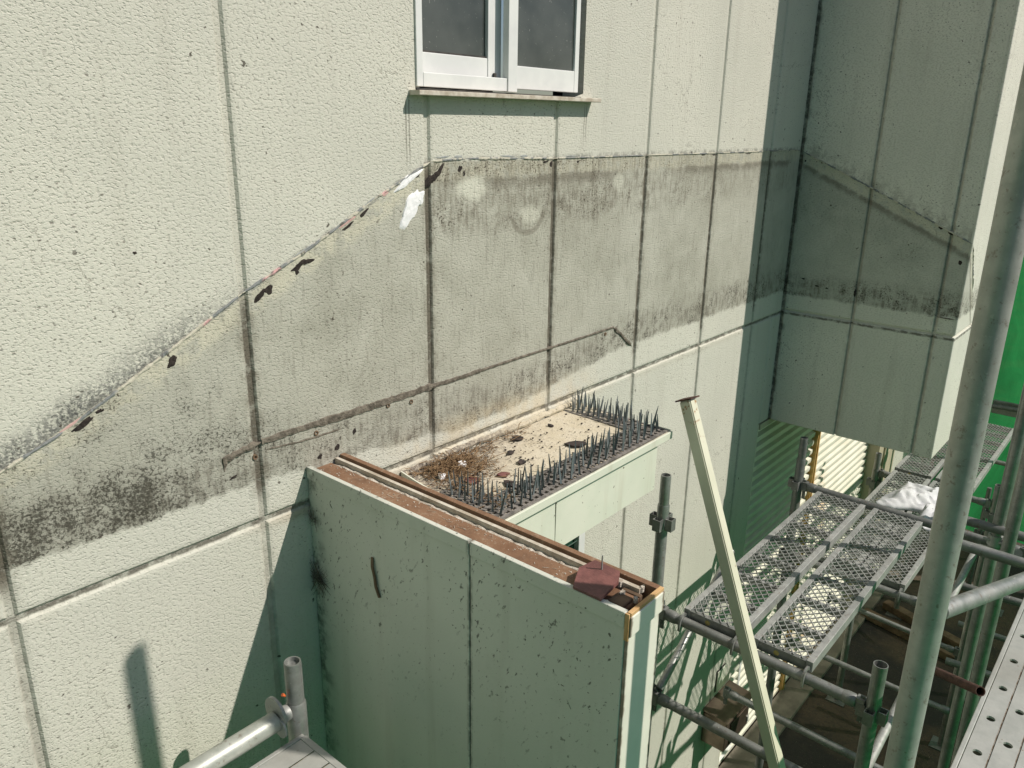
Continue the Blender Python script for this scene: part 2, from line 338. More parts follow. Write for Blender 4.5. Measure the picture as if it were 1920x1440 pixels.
def glass_mat():
    m = Mat('window_glass', 0.06, 0, 0.6); n = m.noise(5, 4); f = m.noise(120, 3)
    c = m.mix(n.ss(0.3, 0.7), (0.040, 0.048, 0.044), (0.085, 0.095, 0.088)); c = m.mix(f.ss(0.68, 0.72)*0.4, c, (0.4, 0.4, 0.36))
    m.color(c); m.rough(n.ss(0.3, 0.7, 0.05, 0.22)); MAT['glass'] = m.m
glass_mat()

# ------------------------------------------------------------------ geometry helpers
def base_of(p):
    while p is not None and p.parent is not None: p = p.parent
    return Vector((0, 0, 0)) if p is None else Vector(p.location)
def thing(name, label, cat, loc=(0, 0, 0), group=None):
    o = bpy.data.objects.new(name, None); COL.objects.link(o); o.location = loc; o.empty_display_size = 0.1
    o['label'] = label; o['category'] = cat
    if group: o['group'] = group
    return o
def obj(name, bm, mat, parent=None, smooth=False, label=None):
    me = bpy.data.meshes.new(name); off = base_of(parent)
    if off.length: bmesh.ops.translate(bm, verts=bm.verts, vec=-off)
    bmesh.ops.recalc_face_normals(bm, faces=bm.faces)
    bm.to_mesh(me); bm.free()
    me.materials.append(MAT[mat])
    if smooth:
        for p in me.polygons: p.use_smooth = True
        try: me.set_sharp_from_angle(angle=math.radians(40))
        except Exception: pass
    o = bpy.data.objects.new(name, me); COL.objects.link(o)
    if parent is not None: o.parent = parent
    if label: o['label'] = label
    return o
def single(name, bm, mat, label, cat, group=None, smooth=False):
    c = Vector((0, 0, 0)); lo = min(v.co.z for v in bm.verts)
    for v in bm.verts: c += v.co
    c /= len(bm.verts); c.z = lo
    bmesh.ops.translate(bm, verts=bm.verts, vec=-c)
    o = obj(name, bm, mat, None, smooth); o.location = c; o['label'] = label; o['category'] = cat
    if group: o['group'] = group
    return o
def share(o, offset, parent):
    c = o.copy(); COL.objects.link(c); c.parent = parent; c.location = o.location + Vector(offset); return c
def B(): return bmesh.new()
def box(bm, lo, hi, bev=0.0):
    vs = [bm.verts.new((x, y, z)) for x in (lo[0], hi[0]) for y in (lo[1], hi[1]) for z in (lo[2], hi[2])]
    fs = [bm.faces.new([vs[i] for i in f]) for f in ((0, 1, 3, 2), (4, 6, 7, 5), (0, 4, 5, 1), (2, 3, 7, 6), (0, 2, 6, 4), (1, 5, 7, 3))]
    if bev:
        es = list({e for f in fs for e in f.edges})
        bmesh.ops.bevel(bm, geom=es, offset=bev, segments=2, affect='EDGES', profile=0.5)
    return bm
def frame_axes(d, up=None):
    d = d.normalized(); a = Vector((0, 0, 1)) if abs(d.z) < 0.95 else Vector((1, 0, 0))
    if up: a = Vector(up)
    s = d.cross(a).normalized(); return d, s, s.cross(d).normalized()
def bar(bm, p0, p1, wx, wy, up=None):
    p0, p1 = Vector(p0), Vector(p1); d, s, t = frame_axes(p1-p0, up)
    vs = []
    for p in (p0, p1):
        for a, b in ((-1, -1), (1, -1), (1, 1), (-1, 1)): vs.append(bm.verts.new(p + s*a*wx/2 + t*b*wy/2))
    for f in ((0, 1, 2, 3), (7, 6, 5, 4), (0, 4, 5, 1), (1, 5, 6, 2), (2, 6, 7, 3), (3, 7, 4, 0)): bm.faces.new([vs[i] for i in f])
    return bm
def tube(bm, pts, radii, n=16, hollow=0.0, hd=0.10):
    """surface of revolution along a poly-line; open pipe ends when hollow > 0"""
    pts = [Vector(p) for p in pts]
    if not isinstance(radii, (list, tuple)): radii = [radii]*len(pts)
    d, s, t = frame_axes(pts[-1]-pts[0])
    rings = []
    for i, p in enumerate(pts):
        rings.append([bm.verts.new(p + (s*math.cos(2*PI*k/n)+t*math.sin(2*PI*k/n))*radii[i]) for k in range(n)])
    for a, b in zip(rings, rings[1:]):
        for k in range(n): bm.faces.new((a[k], a[(k+1) % n], b[(k+1) % n], b[k]))
    for end, sg in ((rings[0], 1), (rings[-1], -1)):
        if hollow:
            i = 0 if sg == 1 else -1; ri = radii[i]-hollow
            inn = [bm.verts.new(pts[i] + (s*math.cos(2*PI*k/n)+t*math.sin(2*PI*k/n))*ri) for k in range(n)]
            dep = [bm.verts.new(pts[i] + d*sg*hd + (s*math.cos(2*PI*k/n)+t*math.sin(2*PI*k/n))*ri) for k in range(n)]
            for k in range(n):
                bm.faces.new((end[k], end[(k+1) % n], inn[(k+1) % n], inn[k])); bm.faces.new((inn[k], inn[(k+1) % n], dep[(k+1) % n], dep[k]))
            bm.faces.new(dep)
        else: bm.faces.new(end)
    return bm
def slab(bm, outline, fmap, depth, bev):
    """panel from a 2-D outline: fmap(u, z, d) -> xyz, d = depth behind the face; front edges chamfered"""
    fr = [bm.verts.new(fmap(u, z, 0)) for u, z in outline]; bk = [bm.verts.new(fmap(u, z, depth)) for u, z in outline]
    n = len(fr); f = bm.faces.new(fr); bm.faces.new(bk[::-1])
    for i in range(n): bm.faces.new((fr[i], fr[(i+1) % n], bk[(i+1) % n], bk[i]))
    if bev: bmesh.ops.bevel(bm, geom=list(f.edges), offset=bev, segments=3, affect='EDGES', profile=0.6)
    return bm
def rect(u0, u1, z0, z1): return [(u0, z0), (u1, z0), (u1, z1), (u0, z1)]
def strip_on(bm, pts, fmap, width, proud, step=0.012, jit=0.35, taper=True):
    """irregular raised strip that follows a poly-line on a wall"""
    P = []
    for a, b in zip(pts, pts[1:]):
        L = math.hypot(b[0]-a[0], b[1]-a[1]); k = max(1, int(L/step))
        for i in range(k): P.append((a[0]+(b[0]-a[0])*i/k, a[1]+(b[1]-a[1])*i/k))
    P.append(pts[-1]); rows = []
    for i, p in enumerate(P):
        q = P[min(i+1, len(P)-1)]; r = P[max(i-1, 0)]
        t = Vector((q[0]-r[0], q[1]-r[1])).normalized(); nn = Vector((-t.y, t.x))
        e = min(1, i/3, (len(P)-1-i)/3) if taper else 1
        a = width*0.5*(1+random.uniform(-jit, jit))*max(e, 0.15); b = width*0.5*(1+random.uniform(-jit, jit))*max(e, 0.15)
        h = proud*(1+random.uniform(-jit, jit))*max(e, 0.2)
        row = []
        for off, dd in ((-a, 0.004), (-a*0.75, -h*0.7), (0.0, -h), (b*0.75, -h*0.8), (b, 0.004)):
            row.append(bm.verts.new(fmap(p[0]+nn.x*off, p[1]+nn.y*off, dd)))
        rows.append(row)
    for a, b in zip(rows, rows[1:]):
        for k in range(4): bm.faces.new((a[k], a[k+1], b[k+1], b[k]))
    return bm
def patch_on(bm, cx, cz, rx, rz, ang, fmap, proud, n=22, jit=0.35, rings=3, bulge=True):
    c0 = bm.verts.new(fmap(cx, cz, -proud*(1 if bulge else 1))); prev = None
    hs = [(random.uniform(0, 6.3), random.uniform(0.3, 1.0)/q) for q in (2, 3, 4, 5, 7)]
    ph = [1+jit*sum(w_*math.sin(q*2*PI*k/n+p_) for q, (p_, w_) in zip((2, 3, 4, 5, 7), hs))*1.3+random.uniform(-.06, .06) for k in range(n)]
    for r in range(1, rings+1):
        f = r/rings; ring = []
        for k in range(n):
            a = 2*PI*k/n; e = 1+(ph[k]-1)*f
            px, pz = rx*f*e*math.cos(a), rz*f*e*math.sin(a)
            X, Z = px*math.cos(ang)-pz*math.sin(ang), px*math.sin(ang)+pz*math.cos(ang)
            dd = -proud*random.uniform(0.82, 1.08)*(1-0.35*f*f) if r < rings else 0.003
            ring.append(bm.verts.new(fmap(cx+X, cz+Z, dd)))
        for k in range(n):
            if prev is None: bm.faces.new((c0, ring[k], ring[(k+1) % n]))
            else: bm.faces.new((prev[k], ring[k], ring[(k+1) % n], prev[(k+1) % n]))
        prev = ring
    return bm

# ------------------------------------------------------------------ setting: ground
GZ = -4.30
bm = B(); bmesh.ops.create_grid(bm, x_segments=1, y_segments=1, size=120)
bmesh.ops.translate(bm, verts=bm.verts, vec=(0, 0, GZ)); g = obj('ground', bm, 'ground'); g['kind'] = 'structure'
g['label'] = 'dark asphalt and brown dirt ground below the scaffold'
bm = box(B(), (-6, -0.15, GZ-0.1), (9.3, 0.04, GZ+0.03), 0.006); g = obj('concrete_apron', bm, 'concrete'); g['kind'] = 'structure'

# ------------------------------------------------------------------ the building
ZT = 3.2
bld = thing('painted_building', 'cream stuccoed panel building with a projecting upper bay and a shuttered ground floor', 'building', (2.2, 0.05, GZ))
fm = lambda u, z, d: (u, d, z)
WX0, WX1, WZ0, WZ1 = 1.588, 2.400, 0.085, 1.25
J = [-2.58, -1.98, -1.38, -0.78, -0.18, 0.42, 1.0215, 1.640, 2.237, 2.833, 3.428, 4.02]
GAP = 0.006; ZJ = -1.007
def wall_panel(outline, fmap, mat, parent, bev=0.015, depth=0.10): return obj('wall_panel', slab(B(), outline, fmap, depth, bev), mat, parent)
for a, b in zip(J, J[1:]):
    a2, b2 = a+GAP, b-GAP
    wall_panel(rect(a2, b2, GZ-0.2, ZJ-GAP), fm, 'wall', bld)
    z0, z1 = ZJ+GAP, ZT
    if abs(b-1.640) < 1e-6: out = [(a2, z0), (b2, z0), (b2, WZ0), (WX0, WZ0), (WX0, WZ1), (b2, WZ1), (b2, z1), (a2, z1)]
    elif abs(a-2.237) < 1e-6: out = [(a2, z0), (b2, z0), (b2, z1), (a2, z1), (a2, WZ1), (WX1, WZ1), (WX1, WZ0), (a2, WZ0)]
    elif abs(a-1.640) < 1e-6:
        wall_panel(rect(a2, b2, WZ1, z1), fm, 'wall', bld); out = rect(a2, b2, z0, WZ0)
    else: out = rect(a2, b2, z0, z1)
    wall_panel(out, fm, 'wall', bld)
wall_panel(rect(4.02+GAP, 4.275, GZ-0.2, ZJ-GAP), fm, 'wall', bld)
wall_panel(rect(4.02+GAP, 4.408, ZJ+GAP, ZT), fm, 'wall', bld)
wall_panel(rect(4.28, 4.408, -1.66, ZJ-GAP), fm, 'wall', bld)
# backing behind the joints (kept clear of the window and the shutter opening)
bm = B(); box(bm, (-2.58, 0.0075, GZ), (WX0-0.004, 0.015, ZT)); box(bm, (WX0-0.004, 0.0075, GZ), (WX1+0.004, 0.015, WZ0-0.004))
box(bm, (WX0-0.004, 0.0075, WZ1+0.004), (WX1+0.004, 0.015, ZT)); box(bm, (WX1+0.004, 0.0075, GZ), (4.27, 0.015, ZT)); box(bm, (4.27, 0.0075, -1.655), (4.40, 0.015, ZT))
obj('joint_sealant', bm, 'wall', bld)
bm = B(); box(bm, (-2.58, 0.10, GZ), (WX0-0.02, 0.16, ZT)); box(bm, (WX0-0.02, 0.45, -0.2), (WX1+0.02, 0.5, 1.6)); box(bm, (WX1+0.02, 0.10, GZ), (9.3, 0.16, ZT))
box(bm, (WX0-0.02, 0.10, GZ), (WX1+0.02, 0.16, WZ0-0.05)); box(bm, (WX0-0.02, 0.10, WZ1+0.05), (WX1+0.02, 0.16, ZT))
obj('core_wall', bm, 'interior', bld)
# wall right of the bay above the shutters, and the far wall
wall_panel(rect(5.66, 9.3, -1.66, ZT), fm, 'wall', bld)
wall_panel(rect(7.42, 9.3, GZ-0.2, -1.665), fm, 'wall', bld)

# old flashing bead, mortar, patches and holes on the wall
SL = [(0.20, -0.797), (0.451, -0.677), (0.590, -0.622), (0.847, -0.489), (1.020, -0.398), (1.210, -0.316), (1.435, -0.203), (1.595, -0.132), (1.655, -0.108)]
for a in range(0, len(SL)-1, 2):
    obj('sealant_bead', strip_on(B(), SL[a:a+3], fm, 0.008, 0.0032, 0.010, 0.40), 'bead', bld)
HL = [(1.65, -0.108), (1.80, -0.103), (2.05, -0.108), (2.235, -0.112), (2.83, -0.113), (3.43, -0.114), (3.95, -0.114), (4.40, -0.115)]
for a in range(0, len(HL)-1, 1):
    obj('sealant_bead', strip_on(B(), HL[a:a+2], fm, 0.007 if a < 3 else 0.005, 0.0035, 0.009, 0.4), 'bead', bld)
obj('mortar_ridge', strip_on(B(), [(0.925, -0.835), (0.930, -0.806), (0.965, -0.797), (1.034, -0.788)], fm, 0.020, 0.006, 0.008), 'mortar', bld)
for a, b, wd in ((1.034, 1.217, .020), (1.217, 1.405, .026), (1.405, 1.637, .024), (1.637, 1.863, .016), (1.863, 2.237, .010), (2.237, 2.657, .010)):
    za, zb = [-0.788+(q-1.03)*0.006 for q in (a, b)]
    obj('mortar_ridge', strip_on(B(), [(a, za), ((a+b)/2, (za+zb)/2+random.uniform(-.002, .002)), (b, zb)], fm, wd, 0.004, 0.013, 0.22, False), 'mortar', bld)
obj('mortar_ridge', strip_on(B(), [(2.650, -0.776), (2.70, -0.808), (2.75, -0.846), (2.808, -0.889)], fm, 0.016, 0.006, 0.008), 'mortar', bld)
obj('mortar_ridge', strip_on(B(), [(1.04, -0.812), (1.145, -0.822), (1.29, -0.824)], fm, 0.006, 0.002, 0.008), 'mortar', bld)
for (cx, cz, rx, rz, an) in ((1.562, -0.156, .052, .013, .5), (1.567, -0.238, .062, .026, .95), (1.600, -0.212, .026, .02, .6)):
    obj('white_filler', patch_on(B(), cx, cz, rx, rz, an, fm, 0.0045, 40, 0.42, 6), 'filler', bld, True)
for (cx, cz, rx, rz, an) in ((0.618, -0.618, .034, .007, .45), (0.655, -0.598, .010, .005, .3), (0.827, -0.524, .019, .010, .6), (1.065, -0.408, .022, .010, .7), (1.092, -0.396, .018, .010, .5),
                             (1.183, -0.348, .026, .009, .5), (1.212, -0.340, .02, .008, .3), (1.176, -0.362, .006, .011, .0), (1.676, -0.140, .035, .013, .75), (1.772, -0.128, .013, .009, .9), (1.79, -0.142, .006, .008, 0),
                             (2.185, -0.122, .022, .006, .1), (2.215, -0.130, .013, .014, .3), (2.37, -0.126, .012, .006, .2), (3.40, -0.121, .03, .004, 0), (3.75, -0.122, .04, .004, 0), (3.30, -0.120, .03, .003, 0),
                             (1.345, -0.262, .03, .004, .5), (1.40, -0.232, .02, .006, .5), (1.60, -0.142, .010, .004, .3), (0.775, -0.275, .006, .006, 0), (0.947, -0.858, .016, .006, .4), (1.332, -0.845, .008, .018, -.2), (1.270, -0.875, .010, .02, -.4), (1.21, -0.885, .012, .012, .3)):
    k_ = 1.35 if cx < 1.8 and cz > -0.7 and cx != 0.775 else 1.0
    obj('bare_patch', patch_on(B(), cx, cz-0.004*(k_ > 1), rx*k_, rz*k_, an, fm, 0.0012, 26, 0.6, 2), 'bare', bld)
simple('primer', (0.26, 0.285, 0.28), (0.36, 0.38, 0.36), 40, 0.8, bump=0.001)
simple('pink_primer', (0.50, 0.30, 0.28), (0.58, 0.40, 0.36), 40, 0.8, bump=0.001)
for (cx, cz, rx, rz, an, mt) in ((1.70, -0.097, .05, .004, .05, 'primer'), (1.765, -0.097, .03, .006, .0, 'primer'), (1.99, -0.100, .05, .0045, -.03, 'primer'), (2.07, -0.101, .03, .006, 0, 'primer'), (2.33, -0.106, .05, .003, 0, 'primer'),
                                 (1.345, -0.255, .045, .006, .47, 'pink_primer'), (1.478, -0.190, .02, .006, .47, 'pink_primer'), (0.60, -0.614, .05, .005, .42, 'pink_primer'), (0.69, -0.571, .03, .004, .48, 'pink_primer'),
                                 (1.20, -0.315, .05, .003, .42, 'primer'), (1.42, -0.208, .035, .004, .47, 'primer')):
    obj('primer_patch', patch_on(B(), cx, cz, rx, rz, an, fm, 0.0012, 24, 0.4, 2), mt, bld)
for (cx, cz) in ((1.012, -0.823), (1.202, -0.812), (1.552, -0.812), (1.46, -0.80), (2.60, -0.796)):
    bm = tube(B(), [(cx, 0.006, cz), (cx, -0.003, cz)], 0.007, 10, 0.003, 0.004); obj('anchor_plug', bm, 'timber', bld)

# projecting bay
BX0, BX1, BY, BZ = 4.41, 5.655, -0.90, -1.66
fb = lambda u, z, d: (BX0+d, -u, z)
ff = lambda u, z, d: (u, BY+d, z)
bay = obj('bay', box(B(), (BX0+0.012, BY+0.012, BZ+0.004), (BX1-0.012, 0.09, ZT-0.01)), 'bay', bld, label='projecting upper bay whose left side is in shade')
for a, b in ((0.004, 0.392), (0.392, 0.80), (0.80, 0.891)):
    for z0, z1 in ((BZ, -0.99), (-0.99, ZT)):
        wall_panel(rect(a+GAP, b-GAP if b < 0.89 else b, z0+(GAP if z0 > -1.2 else 0), z1-(GAP if z1 < 0 else 0)), fb, 'bay', bay, 0.009, 0.011)
for a, b in ((BX0, 4.79), (4.79, BX1)):
    for z0, z1 in ((BZ, -0.99), (-0.99, ZT)):
        wall_panel(rect(a+(GAP if a > 4.5 else 0), b-(GAP if b < 5 else 0), z0+(GAP if z0 > -1.2 else 0), z1-(GAP if z1 < 0 else 0)), ff, 'bayfront', bay, 0.007, 0.0115)
obj('bay_side_sheet', box(B(), (BX1-0.0115, BY+0.012, BZ), (BX1, 0.0, ZT-0.02)), 'bay', bay)
obj('sealant_bead', strip_on(B(), [(0.01, -0.121), (0.2, -0.205), (0.395, -0.292), (0.68, -0.424), (0.892, -0.522)], fb, 0.008, 0.005, 0.010, 0.5), 'bead', bay)
obj('sealant_bead', strip_on(B(), [(4.418, -0.528), (4.52, -0.66), (4.62, -0.78)], ff, 0.007, 0.004, 0.010, 0.5), 'bead', bay)
obj('ledge_strip', strip_on(B(), [(0.80, -0.902), (0.892, -0.904)], fb, 0.006, 0.006, 0.010, 0.3), 'mortar', bay)
for (cx, cz, rx, rz, an) in ((0.745, -0.462, .02, .008, -.5), (0.79, -0.482, .018, .006, -.5), (0.86, -0.62, .012, .02, .4), (0.03, -0.17, .006, .01, 0), (0.12, -0.175, .008, .008, 0), (0.10, -0.80, .012, .008, 0), (0.18, -0.83, .02, .006, 0), (0.235, -0.835, .012, .006, 0), (0.385, -0.84, .008, .02, 0)):
    obj('bare_patch', patch_on(B(), cx, cz, rx, rz, an, fb, 0.0012, 16, 0.45, 2), 'bare', bay)
# window in the front of the bay
wf = obj('bay_window', box(box(box(B(), (4.80, BY-0.02, 0.09), (5.40, BY-0.001, 0.12)), (4.80, BY-0.02, 0.1205), (4.83, BY-0.001, 1.2)), (5.37, BY-0.02, 0.1205), (5.40, BY-0.001, 1.2)), 'window_alu', bay)
obj('bay_window_pane', box(B(), (4.8305, BY-0.010, 0.1205), (5.3695, BY-0.0015, 1.2)), 'net_reflection', bay)  # plain green pane, the net's reflection put into its colour

# sliding window
win = obj('window', B(), 'window_alu', bld)
bm = B()
box(bm, (WX0+0.002, 0.004, WZ0+0.004), (WX0+0.010, 0.095, WZ1-0.002)); box(bm, (2.372, 0.0, WZ0+0.004), (2.398, 0.095, WZ1-0.002))
box(bm, (WX0+0.0105, 0.012, WZ0+0.004), (2.3715, 0.095, WZ0+0.014)); box(bm, (WX0+0.0105, 0.0, WZ1-0.03), (2.3715, 0.095, WZ1-0.002))
box(bm, (1.99, -0.016, WZ0+0.001), (2.366, 0.0035, WZ0+0.008), 0.002)
bm.to_mesh(win.data); bm.free()
def sash(name, x0, x1, y0, y1, st, br, z0, z1, pane=True, st2=None):
    s = obj(name, box(B(), (x0, y0, z0), (x1, y1, z0+br), 0.002), 'window_alu', win)
    return s
def stile(x0, x1, y0, y1, z0, z1): return obj('stile', box(B(), (x0, y0, z0), (x1, y1, z1), 0.002), 'window_alu', win)
ZB = WZ0+0.015
# front screen frame on the left
obj('screen_rail', box(B(), (1.624, -0.006, ZB-0.008), (1.976, 0.012, ZB+0.030), 0.002), 'window_alu', win)
stile(1.5995, 1.6235, -0.006, 0.012, ZB-0.008, WZ1-0.03); stile(1.9765, 2.020, -0.010, 0.014, ZB-0.009, WZ1-0.03)
# left glazed sash behind it
obj('sash_rail', box(B(), (1.612, 0.030, ZB+0.002), (1.925, 0.054, ZB+0.085), 0.002), 'window_alu', win)
stile(1.9255, 1.985, 0.028, 0.056, ZB+0.002, WZ1-0.03)
obj('pane', box(B(), (1.612, 0.040, ZB+0.0855), (1.925, 0.044, WZ1-0.03)), 'glass', win)
# right glazed sash
obj('sash_rail', box(B(), (2.0205, 0.006, ZB+0.002), (2.338, 0.026, ZB+0.070), 0.002), 'window_alu', win)
stile(2.3385, 2.362, 0.006, 0.026, ZB+0.002, WZ1-0.03)
obj('pane', box(B(), (2.0205, 0.014, ZB+0.0705), (2.338, 0.018, WZ1-0.03)), 'glass', win)
obj('gasket', box(B(), (1.612, 0.034, ZB+0.0852), (1.925, 0.0395, ZB+0.090)), 'gasket', win)
obj('latch', box(B(), (1.945, 0.020, ZB+0.020), (1.957, 0.0275, ZB+0.045), 0.003), 'gasket', win)
obj('track_dirt', box(B(), (1.60, -0.003, WZ0-0.004), (2.37, 0.0115, WZ0+0.0035)), 'gasket', win)
sill = obj('window_sill', slab(B(), [(1.574, 0.069), (2.436, 0.073), (2.436, 0.0855), (1.574, 0.0815)], lambda u, z, d: (u, -0.042+d, z), 0.0435, 0.002), 'sill_paint', bld)

# roller shutters under the bay
def shutter(x0, x1, zt=-1.665):
    sh = obj('roller_shutter', box(B(), (x0, 0.088, GZ), (x1, 0.096, zt)), 'gasket', bld)  # dark backing sheet puts shade into the gaps between slats
    prof = [(0.080, 0.0), (0.066, 0.003), (0.056, 0.010), (0.052, 0.030), (0.053, 0.050), (0.081, 0.0605)]
    pitch = 0.0665; z = GZ; first = None; k = 0
    while z+pitch < zt+0.03:
        if first is None:
            bm = B(); ra = [bm.verts.new((x0, p[0], z+p[1]*0.86)) for p in prof]; rb = [bm.verts.new((x1, p[0], z+p[1]*0.86)) for p in prof]
            for i in range(len(prof)-1): bm.faces.new((ra[i], rb[i], rb[i+1], ra[i+1]))
            bm.faces.new(ra); bm.faces.new(rb[::-1]); first = obj('slat', bm, 'shutter', sh, True)
        else: share(first, (0, 0, k*pitch), sh)
        z += pitch; k += 1
    return sh
shutter(4.285, 5.455); shutter(5.50, 6.875)
obj('shutter_post', box(box(B(), (5.456, 0.030, GZ), (5.499, 0.09, -1.665), 0.004), (5.468, 0.022, GZ), (5.486, 0.0305, -1.665), 0.003), 'mullion', bld)
obj('shutter_jamb', box(B(), (4.276, 0.002, GZ), (4.284, 0.085, -1.662)), 'shutter', bld)
obj('shutter_lintel', box(B(), (4.30, 0.0, -1.70), (6.90, 0.085, -1.667)), 'beige_post', bld)
pil = obj('pilaster', box(B(), (6.88, -0.04, GZ), (7.42, 0.09, -1.668), 0.004), 'beige_post', bld)
obj('pilaster_cover', box(B(), (7.02, -0.055, GZ), (7.20, -0.0405, -1.668), 0.003), 'beige_post', pil)
# small side door under the canopy
dr = obj('side_door', box(B(), (1.62, -0.006, GZ+0.03), (2.44, 0.002, -1.42)), 'door_green', bld)
obj('door_frame', box(B(), (2.4405, -0.03, GZ+0.03), (2.485, 0.003, -1.40), 0.003), 'window_alu', dr)
obj('door_frame', box(B(), (1.58, -0.03, GZ+0.03), (1.6195, 0.003, -1.40), 0.003), 'window_alu', dr)
obj('door_frame', box(B(), (1.62, -0.03, -1.4195), (2.44, 0.003, -1.38), 0.003), 'window_alu', dr)
lz = -1.46
bm = B()
for k in range(12): bar(bm, (1.63, -0.016, lz-k*0.05), (2.43, -0.016, lz-k*0.05), 0.004, 0.04, up=(0, -0.6, 0.8))
obj('door_louver', bm, 'door_green', dr)

# ------------------------------------------------------------------ canopy with bird spikes
CX0, CX1, CY, CZ = 1.505, 2.440, -0.410, -1.058
can = thing('door_canopy', 'flat pale canopy box fixed to the wall under the spikes', 'canopy', (1.97, -0.2, -1.27))
bm = B(); NX, NY = 24, 10; G = []
for i in range(NX+1):
    row = []
    for j in range(NY+1):
        x = CX0+(CX1-CX0)*i/NX; y = -0.002+(CY+0.002)*j/NY
        row.append(bm.verts.new((x, y, CZ+0.012*(1-j/NY)-0.006*math.sin(PI*i/NX)+random.uniform(-.0012, .0012))))
    G.append(row)
for i in range(NX):
    for j in range(NY): bm.faces.new((G[i][j], G[i+1][j], G[i+1][j+1], G[i][j+1]))
obj('top_sheet', bm, 'canopy', can, True)
obj('soffit', box(B(), (CX0+0.03, CY+0.03, -1.225), (2.36, -0.003, -1.215)), 'fascia', can)
obj('edge_trim', box(B(), (CX0-0.004, CY-0.008, CZ-0.026), (CX1+0.004, CY+0.001, CZ+0.002), 0.002), 'fascia', can)
obj('edge_trim', box(B(), (CX1-0.001, CY+0.0015, CZ-0.026), (CX1+0.006, -0.004, CZ+0.006), 0.002), 'fascia', can)
bm = B()   # left cheek with a slightly bowed top edge
pl_, pr_ = [], []
for k in range(13):
    y = -0.004+(CY+0.004)*k/12; zt = CZ+0.022-0.020*(k/12)-0.010*math.sin(PI*k/12)*0; xo = CX0-0.006-0.020*math.sin(PI*k/12)
    pl_.append((bm.verts.new((xo, y, zt+0.010)), bm.verts.new((CX0-0.004, y, -1.25)), bm.verts.new((xo+0.005, y, zt+0.010)), bm.verts.new((CX0+0.004, y, -1.25))))
for a, b in zip(pl_, pl_[1:]):
    bm.faces.new((a[0], b[0], b[1], a[1])); bm.faces.new((a[2], a[3], b[3], b[2])); bm.faces.new((a[0], a[2], b[2], b[0])); bm.faces.new((a[1], b[1], b[3], a[3]))
for e in (pl_[0], pl_[-1]): bm.faces.new((e[0], e[1], e[3], e[2]))
obj('side_cheek', bm, 'fascia', can, True)
for a, b, tilt in ((CX0+0.004, 1.762, 0.004), (1.769, 2.365, 0.0)):
    bm = B(); slab(bm, rect(a, b, -1.264, CZ-0.022), lambda u, z, d: (u, CY+0.006-tilt*((CZ-z)/0.2)+d, z), 0.004, 0.001)
    obj('fascia_panel', bm, 'fascia', can)
obj('end_cheek', box(B(), (2.355, CY+0.0115, -1.262), (2.364, -0.003, CZ-0.03)), 'fascia', can)
obj('wall_flashing', strip_on(B(), [(1.50, -1.040), (1.8, -1.030), (2.1, -1.038), (2.44, -1.036)], fm, 0.022, 0.010, 0.02, 0.35, False), 'canopy', can)

def spike_mesh(h):
    bm = B(); star = [(0.0044, 0), (0.0016, 60), (0.0041, 120), (0.0016, 180), (0.0044, 240), (0.0016, 300)]
    lv = []
    for z, s in ((0, 1), (h*0.55, 0.74), (h, 0.30)):
        lv.append([bm.verts.new((r*s*math.cos(math.radians(a)), r*s*math.sin(math.radians(a)), z)) for r, a in star])
    for a, b in zip(lv, lv[1:]):
        for k in range(6): bm.faces.new((a[k], a[(k+1) % 6], b[(k+1) % 6], b[k]))
    bm.faces.new(lv[-1]); bm.faces.new(lv[0][::-1]); return bm
SPK = []
def spike_mat(label, x0, x1, y0, y1, z, step=0.027, keep=0.75, margin=0.3):
    t = thing('bird_spike_mat', label, 'spike mat', ((x0+x1)/2, (y0+y1)/2, z), 'bird spike mats on the canopy')
    bm = B(); nx = max(2, int((x1-x0)/0.0235)); ny = max(2, int((y1-y0)/0.0235))
    for i in range(nx+1):
        x = x0+(x1-x0)*i/nx; box(bm, (x-0.0045, y0, z), (x+0.0045, y1, z+0.005))
    for j in range(ny+1):
        y = y0+(y1-y0)*j/ny; box(bm, (x0, y-0.006, z+0.0006), (x1, y+0.006, z+0.0054))
    obj('perforated_base', bm, 'spike_base', t)
    i = 0; x = x0+0.018
    while x < x1-0.01:
        y = y0+0.016+(0.012 if i % 2 else 0)
        while y < y1-0.008:
            if random.random() < keep:
                if not SPK:
                    o = obj('spike', spike_mesh(0.073), 'spike_plastic', None, False); SPK.append(o.data); COL.objects.unlink(o); bpy.data.objects.remove(o)
                o = bpy.data.objects.new('spike', SPK[0]); COL.objects.link(o); o.parent = t
                o.location = (x-(x0+x1)/2+random.uniform(-.003, .003), y-(y0+y1)/2+random.uniform(-.003, .003), 0.004)
                o.rotation_euler = (random.gauss(0, 0.09), random.gauss(0, 0.09), random.uniform(0, 6)); o.scale.z = random.uniform(0.8, 1.15)
            y += step*1.05
        x += step; i += 1
    return t
spike_mat('grey spike mat at the far right end of the canopy beside the wall joint', 2.335, 2.432, -0.285, -0.012, CZ+0.004, 0.0225, 0.88)
spike_mat('grey spike mat along the right half of the canopy front edge', 1.945, 2.432, -0.400, -0.292, CZ+0.001, 0.0240, 0.86)
spike_mat('grey spike mat along the left half of the canopy front edge', 1.600, 1.938, -0.404, -0.296, CZ, 0.0240, 0.80)
spike_mat('littered spike mat at the near left corner of the canopy', 1.508, 1.594, -0.404, -0.165, CZ+0.003, 0.026, 0.86)

